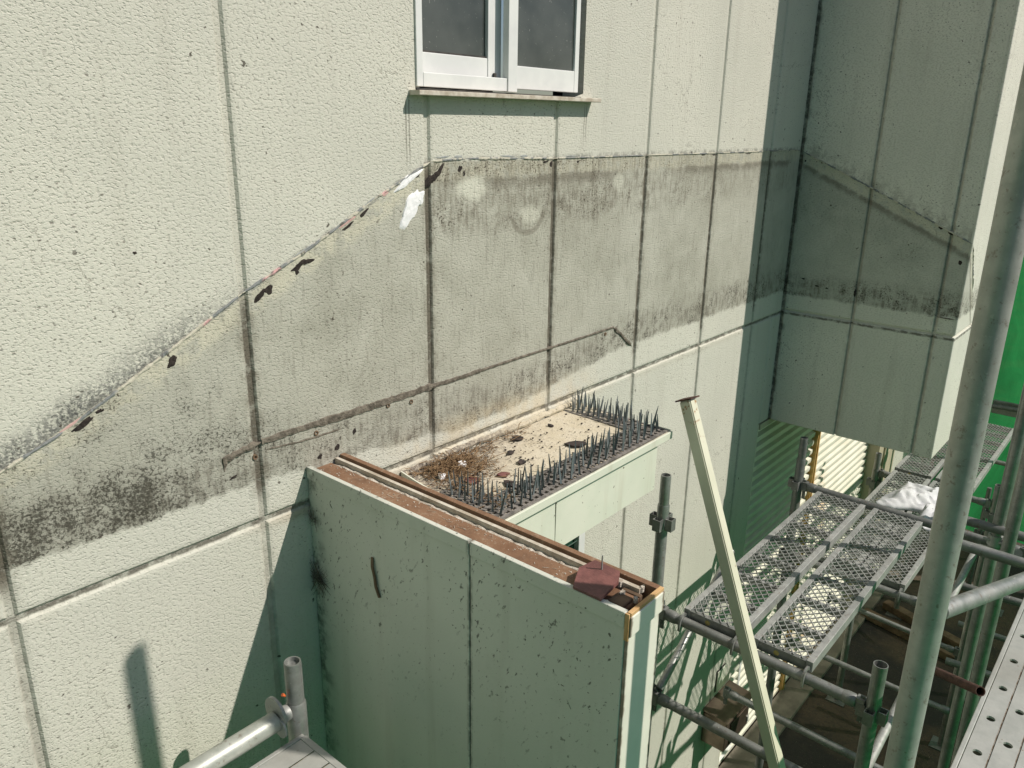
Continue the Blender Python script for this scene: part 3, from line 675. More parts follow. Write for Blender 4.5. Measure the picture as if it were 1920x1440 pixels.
def flake_mesh(r, th=0.004, n=9):
    bm = B(); top, bot = [], []
    for k in range(n):
        a = 2*PI*k/n; q = r*random.uniform(0.55, 1.15)
        top.append(bm.verts.new((q*math.cos(a), q*0.72*math.sin(a), th+random.uniform(-.002, .004)))); bot.append(bm.verts.new((q*0.95*math.cos(a), q*0.68*math.sin(a), 0)))
    bm.faces.new(top); bm.faces.new(bot[::-1])
    for k in range(n): bm.faces.new((top[k], bot[k], bot[(k+1) % n], top[(k+1) % n]))
    return bm
FL = [(2.10, -0.235, .040, 'large dark flake lying against the spikes at the middle of the canopy'),
      (1.990, -0.060, .026, 'dark flake nearest the wall on the pale middle of the canopy'),
      (1.885, -0.120, .020, 'dark flake left of centre between two smaller crumbs'),
      (1.855, -0.195, .020, 'small dark flake in front of the grass on the pale sheet'),
      (1.735, -0.215, .026, 'brown flake with a broken edge next to the front left spikes'),
      (1.640, -0.175, .040, 'reddish brown flake at the edge of the dry grass'),
      (1.700, -0.272, .030, 'dark flake half under the front left spikes'),
      (2.170, -0.070, .014, 'dark crumb at the right of the canopy near the spike mat')]
for (x, y, r, lab) in FL:
    bm = flake_mesh(r); bmesh.ops.rotate(bm, verts=bm.verts, cent=(0, 0, 0), matrix=Matrix.Rotation(random.uniform(0, 6), 3, 'Z')); bmesh.ops.translate(bm, verts=bm.verts, vec=(x, y, CZ+0.009*(1+y/0.41)))
    single('paint_flake', bm, 'flake' if 'brown' not in lab else 'tile_brown', lab, 'flake', 'flakes scattered on the canopy')
for (x, y, r, lab) in ((1.685, -0.085, .020, 'white plaster chip in the middle of the dry grass'), (1.580, -0.100, .018, 'white plaster chip at the left end of the canopy')):
    bm = flake_mesh(r, 0.012, 8); bmesh.ops.translate(bm, verts=bm.verts, vec=(x, y, CZ+0.012)); single('plaster_chip', bm, 'filler', lab, 'chip', 'white chips on the canopy')
bm = B()
for k in range(620):
    x = random.gauss(1.665, 0.06); y = -0.02-abs(random.gauss(0, 0.075))
    if k > 500: x = random.uniform(1.55, 2.05); y = -0.012-abs(random.gauss(0, 0.02))
    if k > 575: x = random.uniform(1.52, 1.62); y = random.uniform(-0.38, -0.16)
    if not (1.52 < x < 2.3): continue
    a = random.uniform(0, 6.3); L = random.uniform(0.012, 0.05); up = abs(random.gauss(0, 0.35))
    p0 = Vector((x, y, CZ+0.012)); p1 = p0+Vector((math.cos(a)*L, math.sin(a)*L*0.8, L*up)); p2 = p1+Vector((math.cos(a+.6)*L*.6, math.sin(a+.6)*L*.6, L*up*0.2-0.002))
    for q, s in ((p1, p0), (p2, p1)): 
        if q.y > -0.004: q.y = -0.006
        bar(bm, s, q, 0.0016, 0.0012)
o = obj('dry_grass', bm, 'dry_grass'); o['kind'] = 'stuff'; o['label'] = 'withered brown grass and roots growing at the back of the canopy'; o['category'] = 'grass'
bm = B()
for k in range(420):
    x = random.uniform(1.53, 2.32); y = random.uniform(-0.29, -0.012)
    if random.random() > (0.25+0.75*max(0, 1-(x-1.5)/0.8)): continue
    r = random.choice((0.001, 0.0013, 0.0016, 0.002, 0.003)); c = Vector((x, y, CZ+0.010*(1+y/0.41)+0.001))
    box(bm, c-Vector((r, r*.8, r*.5)), c+Vector((r, r*.8, r*.7)))
o = obj('grit', bm, 'flake'); o['kind'] = 'stuff'; o['label'] = 'fine dark grit strewn over the canopy top'; o['category'] = 'grit'

# ------------------------------------------------------------------ partition wall
PX0, PX1, PY, PZ = 1.164, 1.288, -1.032, -0.900
par = thing('partition_wall', 'pale green board partition standing out from the wall with a rusty open top', 'partition', ((PX0+PX1)/2, -0.5, GZ))
for a, b in ((-0.002, -0.610), (-0.6145, PY+0.004)):
    obj('side_board', box(B(), (PX0, b, GZ), (PX0+0.012, a, PZ-0.034), 0.0015), 'board', par)
    obj('top_band', box(B(), (PX0-0.003, b, PZ-0.0335), (PX0+0.011, a, PZ+random.uniform(-.001, .002)), 0.002), 'board', par)
obj('rear_board', box(B(), (PX1-0.012, PY+0.004, GZ), (PX1, -0.002, PZ-0.012), 0.0015), 'endboard', par)
obj('core', box(B(), (PX0+0.0125, PY+0.02, GZ), (PX1-0.0125, -0.004, PZ-0.045)), 'rust_plate', par)
obj('end_board', box(B(), (PX0+0.002, PY-0.004, GZ), (PX1-0.002, PY+0.0035, PZ-0.052), 0.0015), 'endboard', par)
obj('end_cap', box(B(), (PX0+0.000, PY-0.010, PZ-0.0515), (PX1+0.003, PY+0.0035, PZ-0.006), 0.002), 'endboard', par)
obj('mortar_fill', box(B(), (PX0+0.0125, PY+0.004, PZ-0.0445), (PX1-0.0135, PY+0.0195, PZ-0.020)), 'timber', par)
obj('top_plate', box(B(), (PX0+0.012, PY+0.02, PZ-0.0445), (PX0+0.078, -0.004, PZ-0.012), 0.001), 'rust_plate', par)
obj('mortar_bed', strip_on(B(), [(-0.006, PX0+0.084), (-0.5, PX0+0.084), (-0.93, PX0+0.084)], lambda u, z, d: (z, u, PZ-0.018-d), 0.016, 0.005, 0.012, 0.5), 'crumb', par)
obj('metal_strip', box(B(), (PX0+0.092, PY+0.03, PZ-0.0445), (PX0+0.103, -0.004, PZ-0.002), 0.001), 'sill_paint', par)
obj('rust_rim', box(B(), (PX1-0.013, PY+0.002, PZ-0.0445), (PX1+0.003, -0.003, PZ+0.003), 0.001), 'rust_plate', par)
obj('wood_rim', box(B(), (PX0+0.002, PY-0.008, PZ-0.0055), (PX1+0.002, PY+0.0015, PZ+0.0025), 0.001), 'pale_wood', par)
obj('wood_rim', box(B(), (PX0-0.003, PY-0.006, PZ-0.06), (PX0+0.0015, PY+0.0035, PZ+0.001), 0.001), 'pale_wood', par)
obj('wood_block', box(B(), (PX0+0.079, PY+0.020, PZ-0.0445), (PX0+0.0905, PY+0.065, PZ-0.010), 0.002), 'timber', par)
obj('wood_block', box(B(), (PX0+0.02, PY+0.024, PZ-0.0118), (PX0+0.06, PY+0.060, PZ-0.004), 0.002), 'timber', par)
for (x, y, r) in ((PX0+0.006, PY+0.055, .013), (PX0+0.01, PY+0.085, .010), (PX0+0.062, PY+0.05, .009), (PX0+0.104, PY+0.03, .008), (PX0+0.09, PY+0.075, .009), (PX0+0.06, PY+0.018, .007)):
    bm = flake_mesh(r, 0.010, 8); bmesh.ops.translate(bm, verts=bm.verts, vec=(x, y, PZ-0.012)); obj('mortar_crumb', bm, 'crumb', par)
bm = B()
for k in range(170):
    x = PX0+random.choice((random.uniform(0.014, 0.076), random.gauss(0.074, 0.008))); y = random.uniform(PY+0.16, -0.01); r = random.choice((0.0005, 0.0006, 0.0008, 0.0014))
    zz = PZ-0.0122 if x < PX0+0.0765 else PZ-0.015
    box(bm, (x-r, y-r*1.4, zz), (x+r, y+r, zz+r*1.2))
for k in range(26):
    x = PX0+random.uniform(0.016, 0.07); y = random.uniform(PY+0.16, -0.02); a = random.uniform(0, 6.3); L = random.uniform(0.008, 0.03)
    bar(bm, (x, y, PZ-0.0108), (min(max(x+math.cos(a)*L*.5, PX0+.014), PX0+.076), y+math.sin(a)*L, PZ-0.0100), 0.0007, 0.0006)
o = obj('litter', bm, 'crumb'); o['kind'] = 'stuff'; o['label'] = 'crumbs and straw lying in the rusty partition channel'; o['category'] = 'litter'
t = thing('broken_tile', 'broken reddish brown tile with an upright nail on the partition end', 'tile', (PX0+0.05, PY+0.115, PZ-0.006))
bm = B(); ou = [(PX0-0.004, PY+0.060), (PX0+0.072, PY+0.068), (PX0+0.103, PY+0.085), (PX0+0.106, PY+0.15), (PX0+0.058, PY+0.158), (PX0-0.004, PY+0.128)]
lo_ = [bm.verts.new((x, y, PZ+0.0035)) for x, y in ou]; hi_ = [bm.verts.new((x, y, PZ+0.009+(0.004 if x > PX0+.05 else 0))) for x, y in ou]
bm.faces.new(lo_[::-1]); bm.faces.new(hi_)
for k in range(6): bm.faces.new((lo_[k], lo_[(k+1) % 6], hi_[(k+1) % 6], hi_[k]))
obj('plate', bm, 'tile_brown', t)
obj('nail', tube(B(), [(PX0+0.084, PY+0.118, PZ+0.006), (PX0+0.084, PY+0.118, PZ+0.046)], [0.0022, 0.0016], 8), 'galv_light', t)
bm = B(); pts = [(PX0-0.003, -0.268, -1.075), (PX0-0.006, -0.270, -1.10), (PX0-0.005, -0.277, -1.13), (PX0-0.006, -0.281, -1.155), (PX0-0.003, -0.290, -1.185)]
for a, b in zip(pts, pts[1:]): bar(bm, a, b, 0.008, 0.004)
single('dry_twig', bm, 'timber', 'thin brown strip of bark stuck to the shaded partition board', 'twig')
def cobweb(cx, cz, n, R, lab, y=True):
    bm = B()
    for k in range(n):
        a = random.uniform(0, 6.3); L = random.uniform(0.2, 1)*R; o1 = random.gauss(0, R*0.18); o2 = random.gauss(0, R*0.18)
        p = Vector((PX0-0.002-random.uniform(0, 0.006), cx+o1, cz+o2)); q = p+Vector((random.uniform(-.01, 0), math.cos(a)*L, math.sin(a)*L))
        if q.y > -0.004: q.y = -0.004
        bar(bm, p, q, 0.0008, 0.0006)
    o = obj('cobweb', bm, 'mortar'); o['kind'] = 'stuff'; o['label'] = lab; o['category'] = 'cobweb'
cobweb(-0.030, -1.235, 120, 0.06, 'dusty dark cobweb in the corner of partition and wall')
cobweb(-0.020, -1.05, 30, 0.03, 'small sooty cobweb high in the corner of partition and wall')
simple('mildew', (0.10, 0.105, 0.08), (0.20, 0.21, 0.17), 60, 0.9)
for (yy, zz, rx, rz, an) in ((-0.92, -1.06, .004, .007, .5), (-0.86, -1.12, .003, .006, .3), (-0.905, -1.185, .020, .0012, -1.0), (-0.885, -1.145, .008, .002, .1), (-0.10, -0.985, .004, .013, .6), (-0.30, -1.005, .003, .010, .5), (-0.55, -1.05, .003, .005, 0), (-0.47, -1.02, .006, .002, 0), (-0.995, -0.965, .006, .007, .2), (-0.78, -1.08, .004, .006, .4)):
    obj('mildew_spot', patch_on(B(), -yy, zz, rx, rz, an, lambda u, z, d: (PX0+d, -u, z), 0.0005, 14, 0.8, 2), 'mildew', par)

# ------------------------------------------------------------------ scaffold
R0 = 0.0243
def pole(label, x, y, zt, zb=GZ, spigot=0.13, pockets=(), mat='galv', r=R0, base=True, name='scaffold_pole', group='scaffold standards'):
    t = thing(name, label, 'scaffold pole', (x, y, zb), group)
    if spigot:
        obj('tube', tube(B(), [(x, y, zb), (x, y, zt-spigot-0.008), (x, y, zt-spigot)], [r, r, r-0.003], 20), mat, t, True)
        obj('spigot', tube(B(), [(x, y, zt-spigot+0.0005), (x, y, zt-0.006), (x, y, zt)], [r-0.0035, r-0.0035, r-0.0045], 20, 0.0035), mat, t, True)
    else: obj('tube', tube(B(), [(x, y, zb), (x, y, zt)], r, 20, 0.003), mat, t, True)
    for pz in pockets:
        for (dx, dy) in ((1, 0), (-1, 0), (0, 1), (0, -1)):
            bm = B(); a = r+0.0008; b = r+0.026; wdt = 0.017
            def blk(u0, u1, v0, v1):
                if dx: box(bm, (x+min(dx*u0, dx*u1), y+v0, pz-0.025), (x+max(dx*u0, dx*u1), y+v1, pz+0.025))
                else: box(bm, (x+v0, y+min(dy*u0, dy*u1), pz-0.025), (x+v1, y+max(dy*u0, dy*u1), pz+0.025))
            blk(a-0.003, b, -wdt, -wdt+0.0035); blk(a-0.003, b, wdt-0.0035, wdt); blk(b-0.0035, b-0.0002, -wdt+0.0037, wdt-0.0037)
            obj('wedge_pocket', bm, mat, t)
    if base:
        obj('base_plate', box(B(), (x-0.07, y-0.07, zb+0.001), (x+0.07, y+0.07, zb+0.008)), 'galv_dark', t)
    return t
def ledger(label, p0, p1, mat='galv', r=0.0213, name='scaffold_ledger', group='scaffold ledgers', inset=0.058, ends=True):
    p0, p1 = Vector(p0), Vector(p1); d = (p1-p0).normalized()
    t = thing(name, label, 'scaffold pipe', p0, group)
    a, b = (p0+d*inset, p1-d*inset) if ends else (p0, p1)
    obj('pipe', tube(B(), [a, b], r, 18), mat, t, True)
    if ends:
        for c, s in ((a, -1), (b, 1)):
            obj('collar', tube(B(), [c-d*s*0.045, c-d*s*0.030, c-d*s*0.006, c+d*s*0.002], [r+0.0006, r+0.004, r+0.004, r+0.0006], 18), mat, t, True)
            e = c+d*s*0.0025; f = c+d*s*(inset-R0-0.002)
            obj('wedge_head', bar(B(), e, f, 0.030, 0.050), mat, t)
            g2 = c+d*s*(inset-R0-0.012); obj('wedge', bar(B(), g2+Vector((0, 0, 0.035)), g2+Vector((0, 0, -0.075)), 0.008, 0.016, up=d), 'galv_dark', t)
    return t
def hook(bm, c, axis_y, r=0.0213):
    """flat rounded hook plate that drops over a pipe running along Y"""
    n = 10; o = []
    R = r+0.014
    for k in range(n+1):
        a = PI*k/n; o.append((math.cos(a)*R, math.sin(a)*R))
    o += [(-R, -0.030), (-R+0.012, -0.034), (-r-0.001, 0.0)]
    for k in range(1, n): a = PI-PI*k/n; o.append((math.cos(a)*(r+0.001), math.sin(a)*(r+0.001)))
    o += [(r+0.001, -0.006), (R, -0.006)]
    f = [bm.verts.new((c[0]+u, c[1]-0.004, c[2]+v)) for u, v in o]; b = [bm.verts.new((c[0]+u, c[1]+0.004, c[2]+v)) for u, v in o]
    bm.faces.new(f); bm.faces.new(b[::-1])
    for k in range(len(o)): bm.faces.new((f[k], f[(k+1) % len(o)], b[(k+1) % len(o)], b[k]))
    return bm
def mesh_board(label, x0, x1, y0, y1, z, xa, xb, zp, bars=7, mat='galv_light'):
    """expanded-metal board between transoms at x = xa and xb (pipe centres at height zp)"""
    t = thing('mesh_deck_board', label, 'deck board', ((x0+x1)/2, (y0+y1)/2, z-0.04), 'expanded metal deck boards')
    for y in (y0, y1-0.026): obj('side_rail', box(box(B(), (x0, y, z-0.042), (x1, y+0.026, z+0.002), 0.002), (x0, y+0.008, z-0.0425), (x1, y+0.018, z-0.048)), mat, t)
    for x in (x0, x1-0.022): obj('end_rail', box(B(), (x, y0+0.0265, z-0.042), (x+0.022, y1-0.0265, z-0.002), 0.002), 'galv', t)
    for k in range(1, bars):
        x = x0+(x1-x0)*k/bars; obj('cross_bar', box(B(), (x-0.011, y0+0.0265, z-0.036), (x+0.011, y1-0.0265, z-0.006), 0.002), mat, t)
    bm = B(); ya, yb, xa2, xb2 = y0+0.020, y1-0.020, x0+0.004, x1-0.004
    W = yb-ya; sl = 0.82; stp = 0.043; dx = W/sl
    for sgn in (1, -1):
        s = xa2-dx
        while s < xb2:
            p = (s, ya) if sgn > 0 else (s, yb); q = (s+dx, yb) if sgn > 0 else (s+dx, ya)
            t0 = max(0, (xa2-p[0])/dx); t1 = min(1, (xb2-p[0])/dx)
            if t1-t0 > 0.02:
                A = (p[0]+(q[0]-p[0])*t0, p[1]+(q[1]-p[1])*t0); Bq = (p[0]+(q[0]-p[0])*t1, p[1]+(q[1]-p[1])*t1)
                bar(bm, (A[0], A[1], z+(0.0008 if sgn > 0 else -0.0008)), (Bq[0], Bq[1], z+(0.0008 if sgn > 0 else -0.0008)), 0.0032, 0.0045)
            s += stp
    obj('expanded_mesh', bm, mat, t)
    for xh in (xa, xb):
        for y in (y0+0.012, y1-0.012): obj('hook', hook(B(), (xh, y, zp), y), 'galv', t)
    obj('sticker', tube(B(), [(x0-0.0012, (y0+y1)/2+0.02, z-0.022), (x0-0.0002, (y0+y1)/2+0.02, z-0.022)], 0.011, 12), 'sticker', t)
    return t
def steel_plank(label, x0, x1, y0, y1, z, holes, rows, hr=0.0115, phase=0.0, group=None):
    t = thing('steel_plank', label, 'steel plank', ((x0+x1)/2, (y0+y1)/2, z-0.04), group)
    for ye in (y0, y1-0.012): obj('plank_edge', box(B(), (x0, ye, z-0.040), (x1, ye+0.012, z+0.001), 0.002), 'plank', t)
    for xe in (x0-0.002, x1-0.014): obj('end_plate', box(B(), (xe, y0+0.0125, z-0.038), (xe+0.016, y1-0.0125, z+0.0015), 0.001), 'plank', t)
    wd = (y1-y0-0.024)/rows; bm = B(); gr = B(); n = 12
    for r in range(rows):
        ya = y0+0.012+wd*r+0.002; yb = y0+0.012+wd*(r+1)-0.002
        box(gr, (x0+0.0145, yb, z-0.006), (x1-0.0145, yb+0.004, z-0.0028))
        off = phase+(holes/2 if r % 2 else 0); x = x0+0.0145; xs = []
        c = x0+0.0145+((off-(x0)) % holes)
        edges = [x]
        while c+holes/2 < x1-0.0145:
            if c-holes/2 > x-1e-6: xs.append(c)
            c += holes
        cur = x0+0.0145
        for c in xs:
            a, b = c-holes/2, c+holes/2
            if a > cur+1e-4: bm.faces.new([bm.verts.new(p) for p in ((cur, ya, z), (a, ya, z), (a, yb, z), (cur, yb, z))])
            cy = (ya+yb)/2; ring = [bm.verts.new((c+hr*math.cos(2*PI*k/n), cy+hr*math.sin(2*PI*k/n), z)) for k in range(n)]
            lowr = [bm.verts.new((c+hr*0.9*math.cos(2*PI*k/n), cy+hr*0.9*math.sin(2*PI*k/n), z-0.005)) for k in range(n)]
            out = []
            for k in range(n):
                ca, sa = math.cos(2*PI*k/n), math.sin(2*PI*k/n); f = min((holes/2)/abs(ca) if abs(ca) > 1e-6 else 9, ((yb-ya)/2)/abs(sa) if abs(sa) > 1e-6 else 9)
                out.append(bm.verts.new((c+ca*f, cy+sa*f, z)))
            cs = {}
            for k in range(n):
                k2 = (k+1) % n; bm.faces.new((ring[k], ring[k2], lowr[k2], lowr[k]))
                A, Bv = out[k], out[k2]; ax = abs(abs(A.co.x-c)-holes/2) < 1e-5; bx = abs(abs(Bv.co.x-c)-holes/2) < 1e-5
                ay = abs(abs(A.co.y-cy)-(yb-ya)/2) < 1e-5; by = abs(abs(Bv.co.y-cy)-(yb-ya)/2) < 1e-5
                if (ax and by and not bx and not ay) or (ay and bx and not by and not ax):
                    cor = bm.verts.new((A.co.x if ax else Bv.co.x, Bv.co.y if by else A.co.y, z)); bm.faces.new((ring[k], A, cor, Bv, ring[k2]))
                else: bm.faces.new((ring[k], A, Bv, ring[k2]))
            cur = b
        if cur < x1-0.0145: bm.faces.new([bm.verts.new(p) for p in ((cur, ya, z), (x1-0.0145, ya, z), (x1-0.0145, yb, z), (cur, yb, z))])
    obj('perforated_sheet', bm, 'plank', t); obj('rib_groove', gr, 'plank_groove', t)
    return t

# frame lines
XA, XB, XC, XD = 2.585, 4.105, 5.690, 7.22
YI, YO = -0.330, -1.205
pole('open-topped galvanised pole standing right behind the end of the partition', XA, YI, -1.305, pockets=(-1.51, -1.915, -2.345, -2.80), spigot=0.125)
pole('open-topped pole with green light on it at the outer end of the near mesh deck', XA, YO, -1.745, pockets=(-1.945, -2.345, -2.80), spigot=0.0)
pole('shaded pole in front of the dark shutter slats under the bay', XB, YI, -1.600, pockets=(-1.875, -2.32, -2.78), spigot=0.12, mat='galv_dark')  # darker metal, the shade under the bay put into its colour
pole('short pole holding the lower far deck beside the big near pole', XB, -1.085, -2.14, pockets=(-2.33, -2.78), spigot=0.0)
pole('far pole in front of the beige pilaster', XC, YI, -2.19, pockets=(-2.42, -2.86), spigot=0.12)
pole('far outer pole beyond the white sack', XC, -1.085, -2.20, pockets=(-2.42,), spigot=0.0)
pole('farthest inner pole before the green net', XD, YI, -1.5, pockets=(-2.42,), spigot=0.12)
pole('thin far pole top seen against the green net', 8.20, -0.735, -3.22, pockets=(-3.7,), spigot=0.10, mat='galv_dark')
pole('grey pole with a coupler right of the big near pole', 3.88, -1.315, -0.70, spigot=0.0)
pole('grey pole nearest the perforated plank on the right edge', 3.555, -1.398, -0.70, spigot=0.0)
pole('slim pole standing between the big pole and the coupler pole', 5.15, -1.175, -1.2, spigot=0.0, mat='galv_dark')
pole('distant pole behind the coupler pole', 6.4, -1.12, -1.0, spigot=0.0)
# big near pole
bp = pole('big blurred galvanised pole crossing the right side of the picture', 1.474, -1.489, 0.575, spigot=0.0, r=0.0262, mat='galv_big', name='near_scaffold_pole')
# transoms
ledger('galvanised transom pipe carrying the near ends of the mesh boards', (XA, YI, -1.915), (XA, YO, -1.93))
ledger('lower pipe from the partition pole towards the bottom edge of the picture', (XA, YI, -2.335), (XA, YO, -2.345))
ledger('shaded transom pipe carrying the far ends of the near mesh boards', (XB, YI, -1.875), (XB, YO-0.25, -1.885), 'galv_dark')  # darker metal stands in for the shade on this pipe
ledger('transom pipe at the near end of the lower far deck', (XB, YI, -2.32), (XB, -1.085, -2.33))
ledger('transom pipe between the near and far lower decks', (XC, YI, -2.335), (XC, -1.085, -2.345))
ledger('thin pipe low over the ground behind the near transom', (4.3, -0.30, -3.00), (4.3, -1.3, -3.02), r=0.017)
ledger('thin pipe over the brown ground under the lower deck', (5.2, -0.25, -3.15), (5.2, -1.15, -3.2), r=0.017)
ledger('grey pipe crossing the sunlit brown ground', (3.35, -0.33, -2.78), (3.35, -1.25, -2.80), r=0.019)
ledger('dark pipe right of the big pole under the net', (6.3, -0.75, -3.0), (4.0, -1.40, -1.85), 'galv_dark', ends=False)
ledger('grey pipe crossing in front of the green net', (8.2, -0.40, -2.95), (8.2, -1.6, -2.95), ends=False)
ledger('upper dark pipe crossing in front of the green net', (8.6, -0.40, -2.55), (8.6, -1.6, -2.5), 'galv_dark', ends=False)
ledger('slanting brace from under the mesh board to the partition pole', (3.30, -0.33, -1.95), (XA+0.01, YI-0.045, -2.30), r=0.017, ends=False, group='braces')
br = ledger('pale diagonal brace with two dark bands passing behind the big pole', (2.45, -1.205, -2.28), (4.65, -1.16, -2.19), 'galv_light', r=0.0175, ends=False, group='braces')
ledger('near brace pipe welded to the right of the big pole', (1.494, -1.50, -0.850), (2.12, -1.625, -0.993), r=0.0165, ends=False, group='braces')
tk = thing('rusty_pipe_stub', 'short rusty brown pipe stub between big pole and plank', 'pipe', (2.2, -1.44, -1.45))
obj('pipe', tube(B(), [(2.26, -1.395, -1.475), (2.05, -1.545, -1.345)], 0.0125, 14, 0.002), 'rust_pipe', tk, True)

DZ = -1.872
mesh_board('mesh board nearest the wall on the upper deck behind the white post', XA+0.026, XB-0.026, -0.700, -0.448, DZ, XA, XB, -1.915)
mesh_board('mesh board on the outer side of the upper deck beside the big pole', XA+0.026, XB-0.026, -0.978, -0.742, DZ, XA, XB, -1.915)
DL = -2.275
mesh_board('mesh board nearest the wall on the lower deck under the white sack', XB+0.026, XC-0.026, -0.690, -0.450, DL, XB, XC, -2.32)
mesh_board('sunlit outer mesh board of the lower deck under the white sack', XB+0.026, XC-0.026, -0.945, -0.705, DL, XB, XC, -2.32)
mesh_board('farthest mesh board nearest the wall beyond the sack', XC+0.03, XD-0.03, -0.680, -0.440, DL, XC, XD, -2.32)
mesh_board('farthest outer mesh board beyond the sack against the net', XC+0.03, XD-0.03, -0.945, -0.705, DL, XC, XD, -2.32)

# white sack on the lower deck
bm = B(); NX, NY = 40, 30; G = []
import mathutils
for i in range(NX+1):
    row = []
    for j in range(NY+1):
        u, v = i/NX, j/NY; x = 5.02+0.46*u+0.05*math.sin(5*v); y = -0.905+0.36*v+0.03*math.sin(4*u+1)
        e = min(u, 1-u, v, 1-v)*2; h = max(0, e)**0.45
        n1 = mathutils.noise.noise(Vector((x*7, y*7, 1.3))); n2 = 1-abs(mathutils.noise.noise(Vector((x*16, y*13, 4.1))))*2.2; n3 = mathutils.noise.noise(Vector((x*40, y*36, 2)))
        row.append(bm.verts.new((x+n1*0.04, y+n3*0.01, DL+0.006+h*(0.048+0.050*n1+0.036*n2+0.010*n3))))
    G.append(row)
for i in range(NX):
    for j in range(NY): bm.faces.new((G[i][j], G[i+1][j], G[i+1][j+1], G[i][j+1]))
for f_ in (-1,):   # hanging flap towards the camera
    Fv = []
    for i in range(9):
        row = []
        for j in range(7):
            u, v = i/8, j/6; row.append(bm.verts.new((5.05-0.20*u+0.03*v, -0.905+0.11*v+0.02*u, DL+0.008+0.05*(1-u)**1.5+0.010*math.sin(v*9+u*3))))
        Fv.append(row)
    for i in range(8):
        for j in range(6): bm.faces.new((Fv[i][j], Fv[i+1][j], Fv[i+1][j+1], Fv[i][j+1]))
o = single('white_sack', bm, 'sack', 'crumpled white woven sack lying on the lower mesh deck', 'sack', smooth=True)
sm = o.modifiers.new('thick', 'SOLIDIFY'); sm.thickness = 0.003

# leaning white post
t = thing('leaning_post', 'white enamelled square post with rusty end plate leaning in front of the decks', 'post', (2.26, -1.85, GZ))
top = Vector((2.490, -0.442, -0.941)); bot = Vector((2.405, -0.962, -2.188)); dd = (bot-top).normalized(); foot = top+dd*((GZ-top.z)/dd.z)
bm = bar(B(), top, foot, 0.046, 0.046, up=(1, 0, 0)); bmesh.ops.bevel(bm, geom=list(bm.edges), offset=0.004, segments=2, affect='EDGES'); obj('square_tube', bm, 'post', t)
bm = bar(B(), top-dd*0.006, top-dd*0.0008, 0.066, 0.062, up=(1, 0, 0)); obj('end_plate', bm, 'rust_pipe', t)

# meter box on the lower wall
t = thing('wall_box', 'brown steel box with sloping lid on the shaded lower wall', 'box', (4.1, -0.08, -3.72))
bm = B(); lid = [(3.92, -0.002, -3.455), (4.285, -0.002, -3.455), (4.285, -0.175, -3.475), (3.92, -0.175, -3.475)]
a = [bm.verts.new(p) for p in lid]; b = [bm.verts.new((p[0], p[1], p[2]-0.012)) for p in lid]; bm.faces.new(a); bm.faces.new(b[::-1])
for k in range(4): bm.faces.new((a[k], a[(k+1) % 4], b[(k+1) % 4], b[k]))
obj('lid', bm, 'box_steel', t)
obj('case', box(B(), (3.932, -0.160, -3.705), (4.272, -0.003, -3.4885), 0.004), 'box_steel', t)
bm = B(); box(bm, (3.99, -0.168, -3.68), (4.22, -0.1605, -3.53), 0.003); obj('front_door', bm, 'box_steel', t)
obj('hasp', box(B(), (4.23, -0.174, -3.66), (4.25, -0.1605, -3.62), 0.002), 'galv_light', t)
t = thing('switch_cover', 'small flat cover plate on the wall above the brown box', 'cover', (4.14, -0.01, -3.42))
obj('plate', box(B(), (4.075, -0.012, -3.415), (4.185, -0.004, -3.275), 0.003), 'fascia', t); obj('rim', box(B(), (4.067, -0.004, -3.423), (4.193, 0.0005, -3.267), 0.001), 'gasket', t)

# near-left corner of the platform under the camera
NP = (0.885, -0.297)
npole = pole('short near pole with spigot and orange clip at the bottom left', NP[0], NP[1], -1.222, spigot=0.112)
obj('orange_clip', tube(B(), [(NP[0]-0.025, NP[1]+0.004, -1.308), (NP[0]-0.031, NP[1]+0.006, -1.302)], [0.003, 0.0045], 8), 'orange', npole)
ledger('near ledger pipe running left along the wall at the bottom edge', (0.822, -0.303, -1.352), (-1.2, -0.303, -1.352), 'galv_big', r=0.0243, ends=False)
t = thing('ledger_coupler', 'rounded hook plate gripping the near ledger pipe', 'coupler', (0.83, -0.30, -1.38))
obj('disc', tube(B(), [(0.826, -0.297, -1.335), (0.833, -0.297, -1.335)], 0.040, 24), 'galv_light', t, True)
obj('disc', tube(B(), [(0.822, -0.318, -1.362), (0.827, -0.318, -1.362)], 0.026, 20), 'galv_light', t, True)
obj('knuckle', tube(B(), [(0.8335, -0.298, -1.352), (0.845, -0.298, -1.352), (0.861, -0.298, -1.352)], [0.017, 0.021, 0.019], 16), 'galv_light', t, True)
steel_plank('perforated steel platform plank at the bottom left corner', -1.2, 0.872, -0.582, -0.334, -1.402, 0.16, 4, phase=0.055, group='perforated steel planks')
steel_plank('perforated steel platform plank under the camera', -1.2, 0.872, -0.845, -0.596, -1.402, 0.16, 4, phase=0.0, group='perforated steel planks')
steel_plank('pale perforated steel plank in the bottom right corner', 1.55, 3.35, -1.772, -1.532, -1.495, 0.16, 4, phase=0.0, group='perforated steel planks')
ledger('pipe under the right perforated plank', (3.30, -1.2, -1.56), (3.30, -2.3, -1.56), ends=False)
ledger('pipe under the near platform planks', (0.885, -0.36, -1.50), (0.885, -1.5, -1.50), ends=False)

